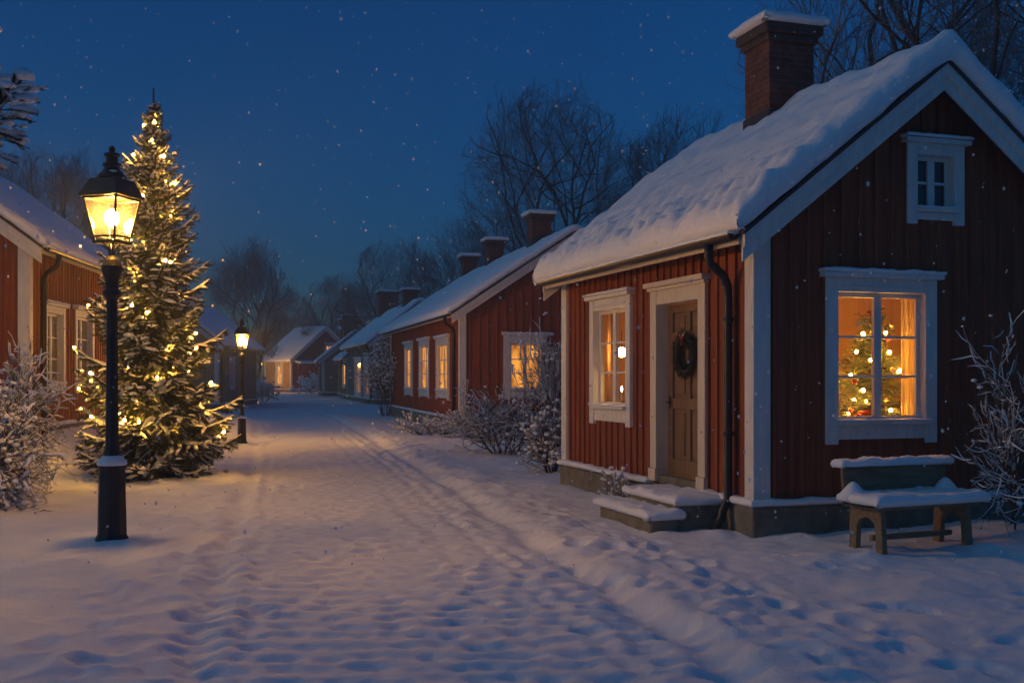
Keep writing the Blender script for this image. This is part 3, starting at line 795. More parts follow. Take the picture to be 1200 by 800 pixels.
def spruce(root, H, prof, whorl=.26, per=7, ndens=220, nlen=.045, nwid=.008, snow=.5, sw=.035, bare=0.0, droop=.18, tw=.085, trunk_r=None, az_only=None, spots=None, snow_pad=1.0, leader=.35, twig_snow=1.0, clumps=0.0, csize=.04):
    """prof(h) = branch length at height h; az_only = list of (height, azimuth, length) to build only these"""
    wood, nd, sn = MB(), MB(), MB()
    tr = trunk_r or H * .014
    tk = MB(); tk.tube([(0, 0, -.2)] + [(random.uniform(-.01, .01), random.uniform(-.01, .01), H * k / 8) for k in range(9)], [tr * 1.15] + [tr * (1 - .93 * k / 8) + .004 for k in range(9)], 8)
    needles(nd, [Vector((0, 0, H - leader)), Vector((0, 0, H - .1))], ndens * 1.2, nlen, nwid, .8)
    br = []
    if az_only: br = [(h, a, l, 0) for h, a, l in az_only]
    else:
        h = bare; i = 0
        while h < H - leader * .6:
            n = per if h < H * .75 else max(4, per - 2)
            for k in range(n):
                l = prof(h) * random.uniform(.60, 1.14); br.append((h + random.uniform(-.09, .09), 6.283 * (k + random.uniform(-.3, .3)) / n + i * 1.1, l, 1))
            if h < H * .8:                                   # short inner shoots fill the gaps
                for k in range(3): br.append((h + whorl * random.random(), random.uniform(0, 6.283), prof(h) * random.uniform(.35, .65), 1))
            h += whorl * (1 - .45 * h / H); i += 1
    for h, az, l, _ in br:
        if l < .05: continue
        f = h / H; el = -.30 + .95 * f + random.uniform(-.08, .08)
        d = Vector((math.cos(az), math.sin(az), 0)); side = Vector((-d.y, d.x, 0)); n = 6; pts = []
        for k in range(n + 1):
            t = k / n; z = h + l * (math.sin(el) * t - droop * (1.2 - f) * math.sin(t * 2.6) + .16 * t * t * t)
            pts.append(d * (l * t * math.cos(el * .6)) + side * (l * .04 * math.sin(t * 4 + az * 3)) + Vector((0, 0, z)))
        r0 = .006 + l * .011; wood.tube(pts, [r0 * (1 - .8 * k / n) for k in range(n + 1)], 5, False)
        needles(nd, pts[2:], ndens, nlen, nwid)
        if spots is not None: spots.append((pts[-1].copy(), h, l)); spots.append((pts[-3].copy(), h, l))
        if snow and random.random() < snow * 1.25: snow_strip(sn, [pts[k] + Vector((0, 0, .012)) for k in range(2, n + 1)], sw * snow_pad * random.uniform(.8, 1.6), sw * .8 * random.uniform(.7, 1.3))
        if clumps:
            for k in range(2, n + 1):
                for k2 in range(3): sn.ball(pts[k] + side * random.uniform(-.06, .06) + Vector((0, 0, csize * random.uniform(.3, 1.0))), csize * random.uniform(.8, 1.7), 2, (1.2, 1.2, .72), .05)
        nt = max(3, int(l * .9 / tw))
        for j in range(nt):
            t = .14 + .84 * j / nt; q = t * n; i0 = min(int(q), n - 1); p = pts[i0].lerp(pts[i0 + 1], q - i0); bd = (pts[i0 + 1] - pts[i0]).normalized()
            for s in (-1, 1):
                tl = l * .46 * (1 - t * .78) * random.uniform(.6, 1.15) + .05
                dv = bd * .75 + side * s * random.uniform(.55, .95) + Vector((0, 0, random.uniform(-.28, .06))); dv.normalize()
                tp = [p + dv * (tl * k / 3) + Vector((0, 0, -.22 * tl * (k / 3) ** 2)) for k in range(4)]
                wood.tube(tp, [.004, .003, .002, .001], 3, False); needles(nd, tp, ndens, nlen, nwid)
                if tl > .3:
                    for k2 in range(2):
                        b0 = tp[1 + k2]; dv2 = (dv * .8 + dv.cross(Vector((0, 0, 1))) * random.choice((-1, 1)) * .7 + Vector((0, 0, random.uniform(-.2, .05)))).normalized()
                        tp2 = [b0, b0 + dv2 * tl * .2, b0 + dv2 * tl * .38 - Vector((0, 0, .03))]; needles(nd, tp2, ndens, nlen, nwid)
                        if random.random() < snow * twig_snow * .6: snow_strip(sn, [x + Vector((0, 0, .01)) for x in tp2], sw * .7, sw * .6)
                if clumps and random.random() < clumps:
                    for k2 in (1, 2, 3):
                        if random.random() < .75: sn.ball(tp[k2] + Vector((random.uniform(-.02, .02), random.uniform(-.02, .02), csize * .35)), csize * random.uniform(.6, 1.25), 2, (1.15, 1.15, .7), .05)
                if random.random() < snow * twig_snow * (.55 + .6 * t): snow_strip(sn, [x + Vector((0, 0, .01)) for x in (tp[1:] if random.random() < .6 else tp[:3])], sw * random.uniform(.7, 1.45), sw * .75 * random.uniform(.6, 1.2))
    t = tk.build('trunk', 'bark', root, smooth=True)
    wood.build('branches', 'bark', root); nd.build('crown', 'needle', root)
    if sn.f: sn.build('snow_load', 'snow', root, smooth=True)
    return br

# the lit Christmas tree by the lane
XT = Vector((-5.78, 17.2, gz(-5.78, 17.2)))
xt = thing('christmas_tree', 'tall snowy spruce strung with glowing lights beside the front street lamp', 'christmas tree', XT, .4)
spots = []
def xprof(h):
    f = h / 6.1
    return max(.05, 1.46 * (1 - f) ** .76 * min(1, (1 - f) / .2) ** .45 * (1 - .16 * math.exp(-((f - .05) / .06) ** 2)) + .05)
spruce(xt, 6.3, xprof, whorl=.24, per=9, ndens=290, nlen=.058, nwid=.0095, snow=.6, twig_snow=.7, snow_pad=1.25, sw=.042, bare=.22, droop=.2, spots=spots, leader=.55)
fl = thing('fairy_lights', 'string of warm glowing fairy lights wound round the tall snowy spruce', 'lights', XT, .4)
random.seed(21)
bl = MB(); bl.ball((0, 0, 0), .0145, 1); b0 = bl.build('bulb', 'bulb', fl, smooth=True)
def cam_side(p): return (p.x * math.cos(.4) - p.y * math.sin(.4)) * .32 + (-(p.x * math.sin(.4) + p.y * math.cos(.4)))
good = [(p, h) for p, h, l in spots if cam_side(p) > .05]
random.shuffle(good); chosen = []
for p, h in good:
    q = Vector((p.x * 1.0, p.y * 1.0, p.z + .035)) + Vector((p.x, p.y, 0)).normalized() * .025
    if (h > 4.3 and random.random() < .6) or p.z < .55: continue
    if len(chosen) < 38 and all((q - c).length > .44 for c in chosen): chosen.append(q)
others = [p for p, h, l in spots if cam_side(p) <= .05 and p.z > .6]
chosen += random.sample(others, 12)
chosen += [Vector((q.x * .55, q.y * .55, q.z + .05)) for q in chosen[:8]]  # inner bulbs added to light the tree from within
chosen += [Vector((.02, -.05, 5.86)), Vector((-.05, -.12, 5.42)), Vector((.1, -.1, 5.2))]
for k, q in enumerate(chosen):
    o = b0 if k == 0 else b0.copy()
    if k: COL.objects.link(o); o.parent = fl
    o.location = q
    if random.random() < .3: o.scale = (1.25,) * 3

# the tree in the room
random.seed(5)
it = thing('christmas_tree', 'decorated indoor Christmas tree seen through the window over the bench', 'christmas tree', h1(2.05, .86, .42), 0)
sp2 = []
spruce(it, 1.95, lambda h: .88 * (1 - h / 2.0) ** .8 + .03, whorl=.13, per=9, ndens=260, nlen=.035, nwid=.006, snow=0, bare=.15, tw=.07, spots=sp2, leader=.15)
il = thing('fairy_lights', 'small warm lights on the indoor tree behind the window over the bench', 'lights', h1(2.05, .86, .42), 0)
bl = MB(); bl.ball((0, 0, 0), .019, 1); b0 = bl.build('bulb', 'bulb', il, smooth=True)
fr = [p for p, h, l in sp2 if (p.y < .1 or p.x < 0)]; random.shuffle(fr); ch2 = []
for p in fr:
    if len(ch2) < 24 and all((p - c).length > .2 for c in ch2): ch2.append(p)
for k, q in enumerate(ch2):
    o = b0 if k == 0 else b0.copy()
    if k: COL.objects.link(o); o.parent = il
    o.location = q
for p in random.sample(fr, 16):
    gb = MB(); gb.ball(p + Vector((0, 0, -.04)), random.uniform(.022, .034), 2); gb.build('bauble', 'gold' if random.random() < .6 else 'ribbon', it, smooth=True)
rb = MB()
for k in range(26):
    c = Vector((-.42 + .35 * random.random(), -.42 + .2 * random.random(), .62 + .22 * random.random())); rb.ball(c, random.uniform(.02, .038), 1, (1, 1, .7), .3)
rb.build('ribbon', 'ribbon', it)

# ------------------------------------------------------------------ wreath on the door
wr = thing('wreath', 'dark green evergreen wreath with a red bow hanging on the brown door', 'wreath', h1(.085, 1.66, 1.90), R(A1))
random.seed(9); nd = MB(); core = MB()
N = 64; RW = .205
for k in range(N):
    a = 6.283 * k / N
    for j in range(13):
        q = random.uniform(0, 6.283); rr = .045
        p = Vector((-.02 - abs(math.sin(q)) * .03, math.cos(a) * (RW + rr * math.cos(q)), math.sin(a) * (RW + rr * math.cos(q))))
        d = Vector((-.9 * random.random(), -math.sin(a) * .9 + math.cos(a) * math.cos(q) * 1.1 + random.uniform(-.4, .4), math.cos(a) * .9 + math.sin(a) * math.cos(q) * 1.1 + random.uniform(-.4, .4))).normalized() * random.uniform(.04, .075)
        needles(nd, [p, p + d], 170, .022, .005, 0)
core.tube([(-.025, math.cos(6.283 * k / 40) * RW, math.sin(6.283 * k / 40) * RW) for k in range(41)], .038, 8, False); core.build('ring', 'bark', wr, smooth=True)
nd.build('greenery', 'needle', wr)
bw_ = MB()
for s in (-1, 1):
    bw_.tube([(-.07, 0, .19), (-.085, s * .02, .21), (-.08, s * .035, .20), (-.078, s * .022, .185), (-.07, 0, .19)], [.004, .008, .009, .007, .004], 6)
    bw_.tube([(-.07, 0, .185), (-.078, s * .02, .14), (-.07, s * .03, .10)], [.004, .005, .004], 6)
bw_.ball((-.076, 0, .19), .015, 1); bw_.build('bow', 'ribbon', wr, smooth=True)
for k in range(7):
    bb = MB(); bb.ball((-.072, random.uniform(-.07, .07), .215 + random.uniform(-.03, .04)), .011, 1)
    bb.build('bauble', 'gold', wr, smooth=True)

# ------------------------------------------------------------------ the other houses on the right
random.seed(31)
O2, A2 = gp(540, 508), 14.2
def wpx(o, a, p0, p1, yt, yb, wall='front', mirror=False):
    """window outer size from its columns and rows in the photo"""
    t = sorted((px_along(o, a, p0, wall, mirror), px_along(o, a, p1, wall, mirror))); m = sum(t) / 2; c, s = math.cos(R(a)), math.sin(R(a))
    Y = o[1] + (m * c if wall == 'front' else m * s * (-1 if mirror else 1))
    return (t[0], t[1], zat(yb, Y), zat(yt, Y))
w2 = [wpx(O2, A2, 512, 527, 394, 468), wpx(O2, A2, 492, 504, 397, 466), wpx(O2, A2, 475, 484, 401, 464)]
g2 = [wpx(O2, A2, 590, 641, 391, 468, 'gable')]
rid = lambda o, a, W, px: px_along(Vector((o[0] + W / 2 * math.cos(R(a)), o[1] + W / 2 * math.sin(R(a)))), a, px)
ch = [(3.35 - .15, rid(O2, A2, 6.7, 637), .64, .62, 6.78), (3.35 - .15, rid(O2, A2, 6.7, 584), .60, .56, 6.72), (3.35 - .1, 14.35, .56, .54, 6.66)]
H2, P2F, P2G, _ = house('red cottage with three lit street windows, second along the right side of the lane', O2, A2, 14.6, 6.7, .42, 3.54, .665, wall='red2', front=w2, gable=g2, chimneys=ch, snow_t=.22, pipe=.5, bw=.26, snow_step=.14)
for q in w2: window(H2, P2F, *q, pane='paneA', cas=.2, head=.24, apron=.3)
window(H2, P2G, *g2[0], pane='paneA', cas=.2, head=.28, apron=.3)

O3, A3 = gp(438, 474), 15.0
w3 = [wpx(O3, A3, 427, 434, 418, 468), wpx(O3, A3, 416, 424, 419, 466)]
H3, P3F, P3G, _ = house('pale grey boarded cottage with a snowy creeper on its gable beyond the second red house', O3, A3, 14, 5.4, .3, 3.69, .82, wall='grey', front=w3, chimneys=[(2.5, 2.5, .8, .8, 6.75), (2.6, 12.2, 1.3, 1.2, 7.35)], snow_t=.24, pipe=.5, bw=.4, snow_step=.25)
for q in w3: window(H3, P3F, *q, pane='paneC', cas=.3, head=.3, apron=.3, cols=1)

O4, A4 = gp(408, 468), 13.0
w4 = [(2.0, 5.0, .7, 2.7)]
H4, P4F, _, _ = house('low ochre cottage with a wide glowing window past the pale grey house', O4, A4, 9.5, 5.0, .3, 3.0, .8, wall='yellow', front=w4, chimneys=[], snow_t=.24, pipe=.5, bw=.4, snow_step=.3)
window(H4, P4F, *w4[0], pane='paneB', cas=.2, head=.25, apron=.3)

O6, A6 = gp(378, 464), 12.0
H6, _, _, _ = house('small dim grey cottage with a steep snowy roof before the end of the lane', O6, A6, 9, 5.4, .3, 3.0, .80, wall='grey', chimneys=[(2.6, 6, 1.3, 1.2, 6.8), (2.4, 8.4, 1.2, 1.2, 6.6)], snow_t=.25, pipe=.5, bw=.45, snow_step=.3)

O5, A5 = gp(341, 459.5), 46.0
w5 = [(1.3, 2.7, .6, 2.9)]  # glowing window added to brighten the ochre front
g5 = [(4.9, 6.5, .6, 2.5), (4.0, 5.3, 3.6, 5.0)]
H5, P5F, P5G, _ = house('red gabled house closing the far end of the lane with a lit ochre side', O5, A5, 4.6, 8.0, .3, 3.25, .80, wall='yellow', gable_wall='red2', front=w5, gable=g5, chimneys=[], snow_t=.25, gut=False, bw=.45, snow_step=.3)
window(H5, P5F, *w5[0], pane='paneB', cas=.3, head=.3, apron=.2)
for q in g5: window(H5, P5G, *q, pane='paneB', cas=.28, head=.3, apron=.3)
g = MB(); g.hexa([(.3, -1.2, 2.75), (7.6, -1.2, 2.75), (7.6, -.03, 2.95), (.3, -.03, 2.95), (.3, -1.2, 2.85), (7.6, -1.2, 2.85), (7.6, -.03, 3.05), (.3, -.03, 3.05)]); cn = g.build('canopy', 'roof', H5)
g = MB(); snow_cover(g, .25, 7.65, -1.25, -.06, lambda X, Y: 2.86 + (Y + 1.2) * .17, .18, .1, .2, .2, 2); g.build('snow_ledge', 'snow', cn, smooth=True)

# ---- the left side of the lane
OL1, AL1 = (-8.4, 18.5), 6.9
wl = [wpx(OL1, AL1, 50, 74, 356, 461), wpx(OL1, AL1, 86, 108, 362, 457)]
HL1, PL1, _, _ = house('ochre red cottage with dark sash windows at the left edge behind the lit spruce', OL1, AL1, 6.4, 5.0, .75, 4.02, .74, wall='orange', gable_wall='red', front=wl, mirror=True, snow_t=.22, pipe=.55, bw=.18, snow_step=.08)
for q in wl: window(HL1, PL1, *q, pane='paneD', cas=.13, head=.18, apron=.2)
OL2, AL2 = gp(255, 480), 4.0
HL2, PL2, _, _ = house('dim grey cottage half hidden behind the lit spruce on the left', OL2, AL2, 11, 5.0, .3, 3.3, .8, wall='grey', front=[(3.0, 4.2, .9, 2.6)], mirror=True, snow_t=.24, pipe=.5, bw=.35, snow_step=.25)
window(HL2, PL2, 3.0, 4.2, .9, 2.6, pane='darkpane', cas=.2, head=.25, apron=.25)
MB.mirror = False

# ------------------------------------------------------------------ street lamps
def street_lamp(loc, label):
    t = thing('street_lamp', label, 'street lamp', loc, R(-17), 'street lamps along the lane')
    g = MB(); g.lathe([(.205, -.15), (.205, .03), (.185, .075), (.165, .11), (.146, .74), (.158, .76), (.158, .79), (.11, .83), (.10, .88)], 8, rot=R(22.5)); bs = g.build('base', 'iron', t, bevel=.008)
    g = MB(); g.lathe([(.155, .785), (.166, .80), (.160, .825), (.13, .85), (.105, .875), (.095, .88)], 24)
    g.build('snow_ledge', 'snow', bs, smooth=True)
    g = MB(); g.lathe([(.092, .8), (.098, .88), (.078, .95), (.072, 1.0), (.060, 2.42)], 8, rot=R(22.5))
    g.lathe([(.062, 2.40), (.098, 2.44), (.098, 2.48), (.074, 2.5), (.074, 2.58), (.088, 2.62), (.112, 2.68), (.112, 2.72), (.085, 2.78), (.05, 2.82)], 20); g.build('post', 'iron', t)
    g = MB()
    for k in range(4):
        a = R(45 + 90 * k); c, s = math.cos(a), math.sin(a)
        g.tube([(.022 * c, .022 * s, 2.80), (.03 * c, .03 * s, 2.88), (.105 * c, .105 * s, 2.975)], .011, 6)
    g.build('bracket', 'iron', t)
    # lantern frame
    zb, zt, rb, rt = 2.96, 3.385, .128, .216
    cor = lambda z, k: Vector((((-1, 1, 1, -1)[k % 4]) * (rb + (rt - rb) * (z - zb) / (zt - zb)), ((-1, -1, 1, 1)[k % 4]) * (rb + (rt - rb) * (z - zb) / (zt - zb)), z))
    g = MB(); e = rb + .022
    bw = .018
    g.box(-e, e, -e, -e + bw, zb - .022, zb + .004); g.box(-e, e, e - bw, e, zb - .022, zb + .004)
    g.box(-e, -e + bw, -e + bw, e - bw, zb - .022, zb + .004); g.box(e - bw, e, -e + bw, e - bw, zb - .022, zb + .004)
    g.box(-e + bw, e - bw, -.012, .012, zb - .02, zb); g.box(-.012, .012, -e + bw, -.012, zb - .02, zb); g.box(-.012, .012, .012, e - bw, zb - .02, zb)
    for k in range(4):
        g.tube([cor(zb, k), cor(zt, k)], .0135, 6)
        for z in (zb + .045, zt - .012): g.tube([cor(z, k), cor(z, k + 1)], .0115, 6)
    lt = g.build('lantern', 'iron', t)
    g = MB()
    sq = lambda r, z: [(-r, -r, z), (r, -r, z), (r, r, z), (-r, r, z)]
    rings = [sq(.252, zt), sq(.252, zt + .02), sq(.17, zt + .175), sq(.14, zt + .185)]
    for a, b in zip(rings[:-1], rings[1:]): g.hexa(a + b)
    g.lathe([(.165, zt + .185), (.165, zt + .20), (.12, zt + .25), (.085, zt + .28), (.085, zt + .30), (.105, zt + .31), (.10, zt + .335), (.066, zt + .345), (.066, zt + .40), (.088, zt + .41), (.088, zt + .43), (.03, zt + .445), (.036, zt + .465), (.036, zt + .49), (.012, zt + .51)], 18)
    hd = g.build('lantern_roof', 'iron', t, bevel=.004)
    g = MB(); snow_cover(g, -.1, .1, -.1, .1, zt + .235, .02, .015, .03, .3, 6); g.build('snow_ledge', 'snow', hd, smooth=True)
    for k in range(4):
        q = MB(); i = .006; a0, a1, b0, b1 = cor(zb + .05, k), cor(zb + .05, k + 1), cor(zt - .015, k + 1), cor(zt - .015, k)
        c = (a0 + a1 + b0 + b1) / 4; ins = Vector((-c.x, -c.y, 0)).normalized() * .004
        q.add([a0 + ins, a1 + ins, b0 + ins, b1 + ins], [(0, 1, 2, 3)]); q.build('pane', 'frost', lt)
    q = MB(); q.add([(-rb, -rb, zb + .003), (rb, -rb, zb + .003), (rb, rb, zb + .003), (-rb, rb, zb + .003)], [(0, 1, 2, 3)]); q.build('pane', 'dimmed', lt)
    g = MB(); g.ball((0, 0, 3.19), .075, 2, (1, 1, 1.15)); g.build('mantle', 'mantle', lt, smooth=True)
    g = MB(); g.lathe([(.014, zb), (.014, 3.06), (.03, 3.09), (.02, 3.10)], 10); g.build('burner', 'iron', lt)
    t.scale = (.86, .86, 1)
    return t
random.seed(3)
SL = street_lamp((-3.9, 10.4, gz(-3.9, 10.4) - .02), 'tall black street lamp nearest the camera, beside the lit spruce')
def more_lamp(p, s, label):
    c = copy_tree(SL); c.location = (p.x, p.y, gz(p.x, p.y)); c.scale = (.86 * s, .86 * s, s); c['label'] = label; c.rotation_euler = (0, 0, R(8))
    for l in children(c):
        for q in children(l):
            if q.name.startswith('mantle'): q.scale = (1.45,) * 3; q.location = (0, 0, -1.43)
more_lamp(gp(283.5, 519), .79, 'lit street lamp farther down the lane, just right of the lit spruce')
more_lamp(Vector((-24.2, 102.5, 0)), .85, 'tiny lit lamp at the far bend before the end house')

# ------------------------------------------------------------------ bench
random.seed(12)
bn = thing('bench', 'snow covered wooden bench under the lit gable window', 'bench', (3.34, 9.72, gz(3.34, 9.72) - .0), R(23))
BL = 1.20
g = MB(); g.box(-.02, BL + .02, -.02, .45, .40, .435); g.build('seat', 'bench', bn, bevel=.01)
for x in (.05, BL - .11):
    arch = [(.10 + .125 - .125 * math.cos(R(q)) + 0, .20 + .11 * math.sin(R(q))) for q in range(0, 181, 15)]
    out = [(0, -.05), (.085, -.05)] + [(y, z) for y, z in arch] + [(.365, -.05), (.46, -.05), (.44, .40), (.03, .40)]
    g = MB(); g.extrude([(x, y, z) for y, z in out], (.06, 0, 0)); g.build('leg', 'bench', bn, bevel=.006)
for x in (.05, BL - .11):
    g = MB(); g.hexa([(x, .40, .39), (x + .06, .40, .39), (x + .06, .46, .39), (x, .46, .39), (x, .455, .74), (x + .06, .455, .74), (x + .06, .50, .74), (x, .50, .74)])
    g.build('back_post', 'bench', bn, bevel=.006)
g = MB(); g.hexa([(-.04, .418, .535), (BL + .04, .418, .535), (BL + .04, .452, .535), (-.04, .452, .535), (-.04, .44, .765), (BL + .04, .44, .765), (BL + .04, .475, .765), (-.04, .475, .765)]); g.build('backrest', 'bench', bn, bevel=.008)
g = MB(); g.box(.11, BL - .11, .2, .25, .09, .14); g.build('stretcher', 'bench', bn, bevel=.006)
g = MB()
snow_cover(g, -.05, BL + .05, -.05, .44, .43, .105, .07, .035, .28, 4, seed=2, lump=.45)
g.build('snow_load', 'snow', bn, smooth=True); g = MB()
snow_cover(g, -.06, BL + .06, .40, .505, .755, .085, .055, .03, .35, 5, seed=8, lump=.5)
g.build('snow_load', 'snow', bn, smooth=True)
for x in (.03, BL - .03):
    g = MB(); g.lathe([(.15, .46), (.12, .52), (.075, .575), (.045, .61), (.018, .63)], 18, (x, .37, 0))
    g.build('snow_load', 'snow', bn, smooth=True)

# ------------------------------------------------------------------ shrubs and bare trees
def grow(segs, p, d, l, r, depth, spread, up, kids, wig=.18, n=4, taper=.62, lmul=.68, env=None):
    pts = [p]
    if env:                                          # keep the crown inside a rounded outline
        for _ in range(5):
            e = p + d * l; q = ((e.x / env[0]) ** 2 + (e.y / env[0]) ** 2) ** .5; zz = (e.z - env[2]) / (env[1] if e.z > env[2] else env[3])
            if q * q + zz * zz < random.uniform(.8, 1.08): break
            l *= .72; d = (d + Vector((-e.x * .04, -e.y * .04, 0))).normalized()
    for k in range(n):
        d = (d + Vector((random.gauss(0, wig), random.gauss(0, wig), random.gauss(0, wig) + up * .25))).normalized()
        pts.append(pts[-1] + d * (l / n))
    segs.append((pts, r, r * taper, depth))
    if depth <= 0: return
    kn = kids[-depth] if depth <= len(kids) else kids[0]
    for j in range(kn):
        t = 1.0 if j == 0 else random.uniform(.28, .98)
        q = t * n; i = min(int(q), n - 1); b = pts[i].lerp(pts[i + 1], q - i)
        dd = (pts[i + 1] - pts[i]).normalized(); ax = dd.orthogonal().normalized(); ax.rotate(Matrix.Rotation(random.uniform(0, 6.283), 3, dd))
        ang = spread * (random.uniform(.25, .6) if j == 0 else random.uniform(.6, 1.25)); nd = dd.copy(); nd.rotate(Matrix.Rotation(ang, 3, ax))
        nd = (nd + Vector((0, 0, up * .35))).normalized()
        grow(segs, b, nd, l * lmul * random.uniform(.75, 1.2), max(r * taper * (.95 if j == 0 else .72), .003), depth - 1, spread, up, kids, wig, n, taper, lmul, env)

def bare_tree(name, label, loc, H, seed, stems=1, spread=.62, up=.25, kids=(5, 5, 5, 5), trunk=.30, r=.22, rz=0, lean=(0, 0), group='bare winter trees behind the houses', tw_r=.012, lmul=.68, cr=None, cz=.55):
    random.seed(seed); env = (cr or H * .33, H * (1 - cz), H * cz, H * .42); t = thing(name, label, 'tree', loc, rz, group); segs = []
    dp = len(kids)
    for s in range(stems):
        a = 6.283 * s / max(1, stems) + random.uniform(-.4, .4); sp = 0 if stems == 1 else .42
        grow(segs, Vector((0, 0, -.3)), Vector((math.cos(a) * sp + lean[0], math.sin(a) * sp + lean[1], 1)).normalized(), H * trunk, r, dp, spread, up, kids, lmul=lmul, env=env)
    k = H / sorted(p[-1].z for p, *_ in segs)[int(len(segs) * .995)]
    w_, c_ = MB(), MB()
    for pts, r0, r1, d in segs:
        pts = [p * k for p in pts]; n = len(pts) - 1
        rr = [max(r0 + (r1 - r0) * i / n, tw_r * (1 if d else .75)) for i in range(n + 1)]
        if d >= dp - 2: w_.tube(pts, rr, 6 if d >= dp - 1 else 5, False)
        else: c_.tube(pts[::2] if d == 0 else pts, rr[::2] if d == 0 else rr, 3, False)
    w_.build('trunk', 'bark', t, smooth=True); c_.build('crown', 'twig', t, smooth=True)
    return t
def place(t, loc, rz, s, label):
    c = copy_tree(t); c.location = loc; c.rotation_euler = (0, 0, rz); c.scale = (s,) * 3 if not hasattr(s, '__len__') else s; c['label'] = label
    return c
TA = bare_tree('bare_tree', 'biggest bare tree, wide and many stemmed, behind the chimneys of the second red house', (2.3, 52, 0), 15.6, 4, stems=5, spread=.72, up=.14, kids=(4, 5, 5, 5, 5), trunk=.46, r=.15, tw_r=.006, lmul=.72, cr=5.2, cz=.56)
TB = bare_tree('bare_tree', 'tall slender bare tree with a round crown above the far lamp on the left', (-18.6, 76, 0), 11.6, 8, stems=1, spread=.72, up=.16, kids=(6, 5, 5, 5, 5), trunk=.42, r=.13, tw_r=.0085, lmul=.72, cr=3.5, cz=.56)
place(TB, (8.7, 50, 0), 1.0, 1.22, 'bare tree just left of the near brick chimney, above the snowy roof')
place(TA, (-9.1, 84, 0), 2.2, (.85, .85, .78), 'bare tree above the chimneys of the pale grey house')
place(TB, (-17.6, 112, 0), 2.7, (1.5, 1.5, 1.05), 'bare tree right behind the chimney of the small dim grey cottage')
place(TB, (-4.0, 66, 0), 4.4, .98, 'bare tree left of the biggest one, low over the second red roof')
place(TA, (-25, 118, 0), .8, .74, 'bare tree behind the end house, left of its peak')
place(TB, (-25.5, 100, 0), 5.0, 1.15, 'bare tree behind the far lamp, close to the lit spruce')
place(TA, (-20.6, 46, 0), 1.5, (.62, .62, .72), 'bare tree over the snowy roof at the left edge')
place(TB, (-17.6, 44, 0), 3.1, .92, 'bare tree between the front lamp head and the left roof')
place(TA, (-22, 128, 0), 3.6, .70, 'bare tree standing straight behind the red end house')
place(TA, (10.5, 70, 0), 5.2, .9, 'bare tree low behind the near snowy roof, right of the biggest one')
TC = bare_tree('bare_tree', 'dark bare tree with thick limbs behind the peak of the near gable', (10.6, 23.5, 0), 14.5, 19, stems=4, spread=.70, up=.18, kids=(4, 5, 5, 5, 4), trunk=.46, r=.145, tw_r=.005, lmul=.70, cr=5.6, cz=.55)
place(TC, (14.0, 25.5, 0), 2.0, .95, 'dark bare tree with thick limbs at the right edge above the gable slope')
place(TC, (8.9, 29, 0), 1.1, (.42, .42, .8), 'slender bare tree between the near chimney and the gable peak')

def shrub(label, loc, h, rad, stems, seed, kids=(4, 4, 3), snow=.7, sw=.02, spread=.7, up=.2, tuft=.3, leaves=0.0, group='snowy shrubs', name='shrub', r0=.014, wig=.2, tr=(.02, .045), lean=0.0, trunk=.5):
    random.seed(seed); t = thing(name, label, 'shrub', loc, 0, group); segs = []
    for s in range(stems):
        a = random.uniform(0, 6.283); q = random.uniform(.05, .9) * rad / h * 1.5
        grow(segs, Vector((math.cos(a) * rad * .18, math.sin(a) * rad * .18, -.08)), Vector((math.cos(a) * q + lean, math.sin(a) * q, 1)).normalized(), h * trunk * random.uniform(.7, 1.1), r0, len(kids), spread, up, kids, wig, 3, .65, .66)
    zm = max(p[-1].z for p, *_ in segs); rm = sorted(math.hypot(p[-1].x, p[-1].y) for p, *_ in segs)[int(len(segs) * .97)]
    kz, kr = h / zm, rad / rm
    w_, s_, lf = MB(), MB(), MB()
    for pts, ra, rb_, d in segs:
        pts = [Vector((p.x * kr, p.y * kr, p.z * kz)) for p in pts]; n = len(pts) - 1
        w_.tube(pts, [ra + (rb_ - ra) * i / n for i in range(n + 1)], 4, False)
        dv = (pts[-1] - pts[0]).normalized()
        if d <= 2 and random.random() < snow * (1.1 - .55 * abs(dv.z)): snow_strip(s_, [p + Vector((0, 0, .004)) for p in pts], sw * random.uniform(.6, 1.3), sw * random.uniform(.6, 1.2))
        if d == 0 and random.random() < tuft: s_.ball(pts[-1] + Vector((0, 0, .01)), random.uniform(*tr), 1, (1.15, 1.15, .75), .12)
        if d <= 1 and leaves and random.random() < leaves:
            for k in range(3):
                p = pts[-1 - k % 2]; dd = Vector((random.uniform(-1, 1), random.uniform(-1, 1), random.uniform(-.6, .5))).normalized() * .035; sd = dd.cross(Vector((0, 0, 1))).normalized() * .011 if abs(dd.z) < .034 else Vector((.01, 0, 0))
                o = len(lf.v); lf.v += [tuple(p), tuple(p + dd * .5 + sd), tuple(p + dd), tuple(p + dd * .5 - sd)]; lf.f.append((o, o + 1, o + 2, o + 3))
    w_.build('stems', 'twig_dark', t); s_.build('snow_load', 'snow', t, smooth=True)
    if lf.f: lf.build('leaves', 'dryleaf', t)
    return t
def at(px, py): p = gp(px, py); return (p.x, p.y, gz(p.x, p.y))
shrub('tall bare shrub with thick snow on its branches at the right edge beside the bench', (5.12, 10.75, gz(5.12, 10.75)), 2.35, 1.0, 7, 41, kids=(5, 5, 4), snow=.55, sw=.009, tuft=.05, spread=.8, up=.18, r0=.011, tr=(.012, .03), leaves=.35, wig=.26)
shrub('low spreading snowy bush in front of the lit gable window of the second red house', at(592, 531), 1.75, 1.25, 26, 42, kids=(5, 4, 4), snow=.6, sw=.013, tuft=.08, leaves=.2)
shrub('round snowy bush against the far corner of the near red house', at(646, 551), 1.25, .55, 20, 43, kids=(5, 4, 4), snow=.65, sw=.014, tuft=.2, leaves=.3)
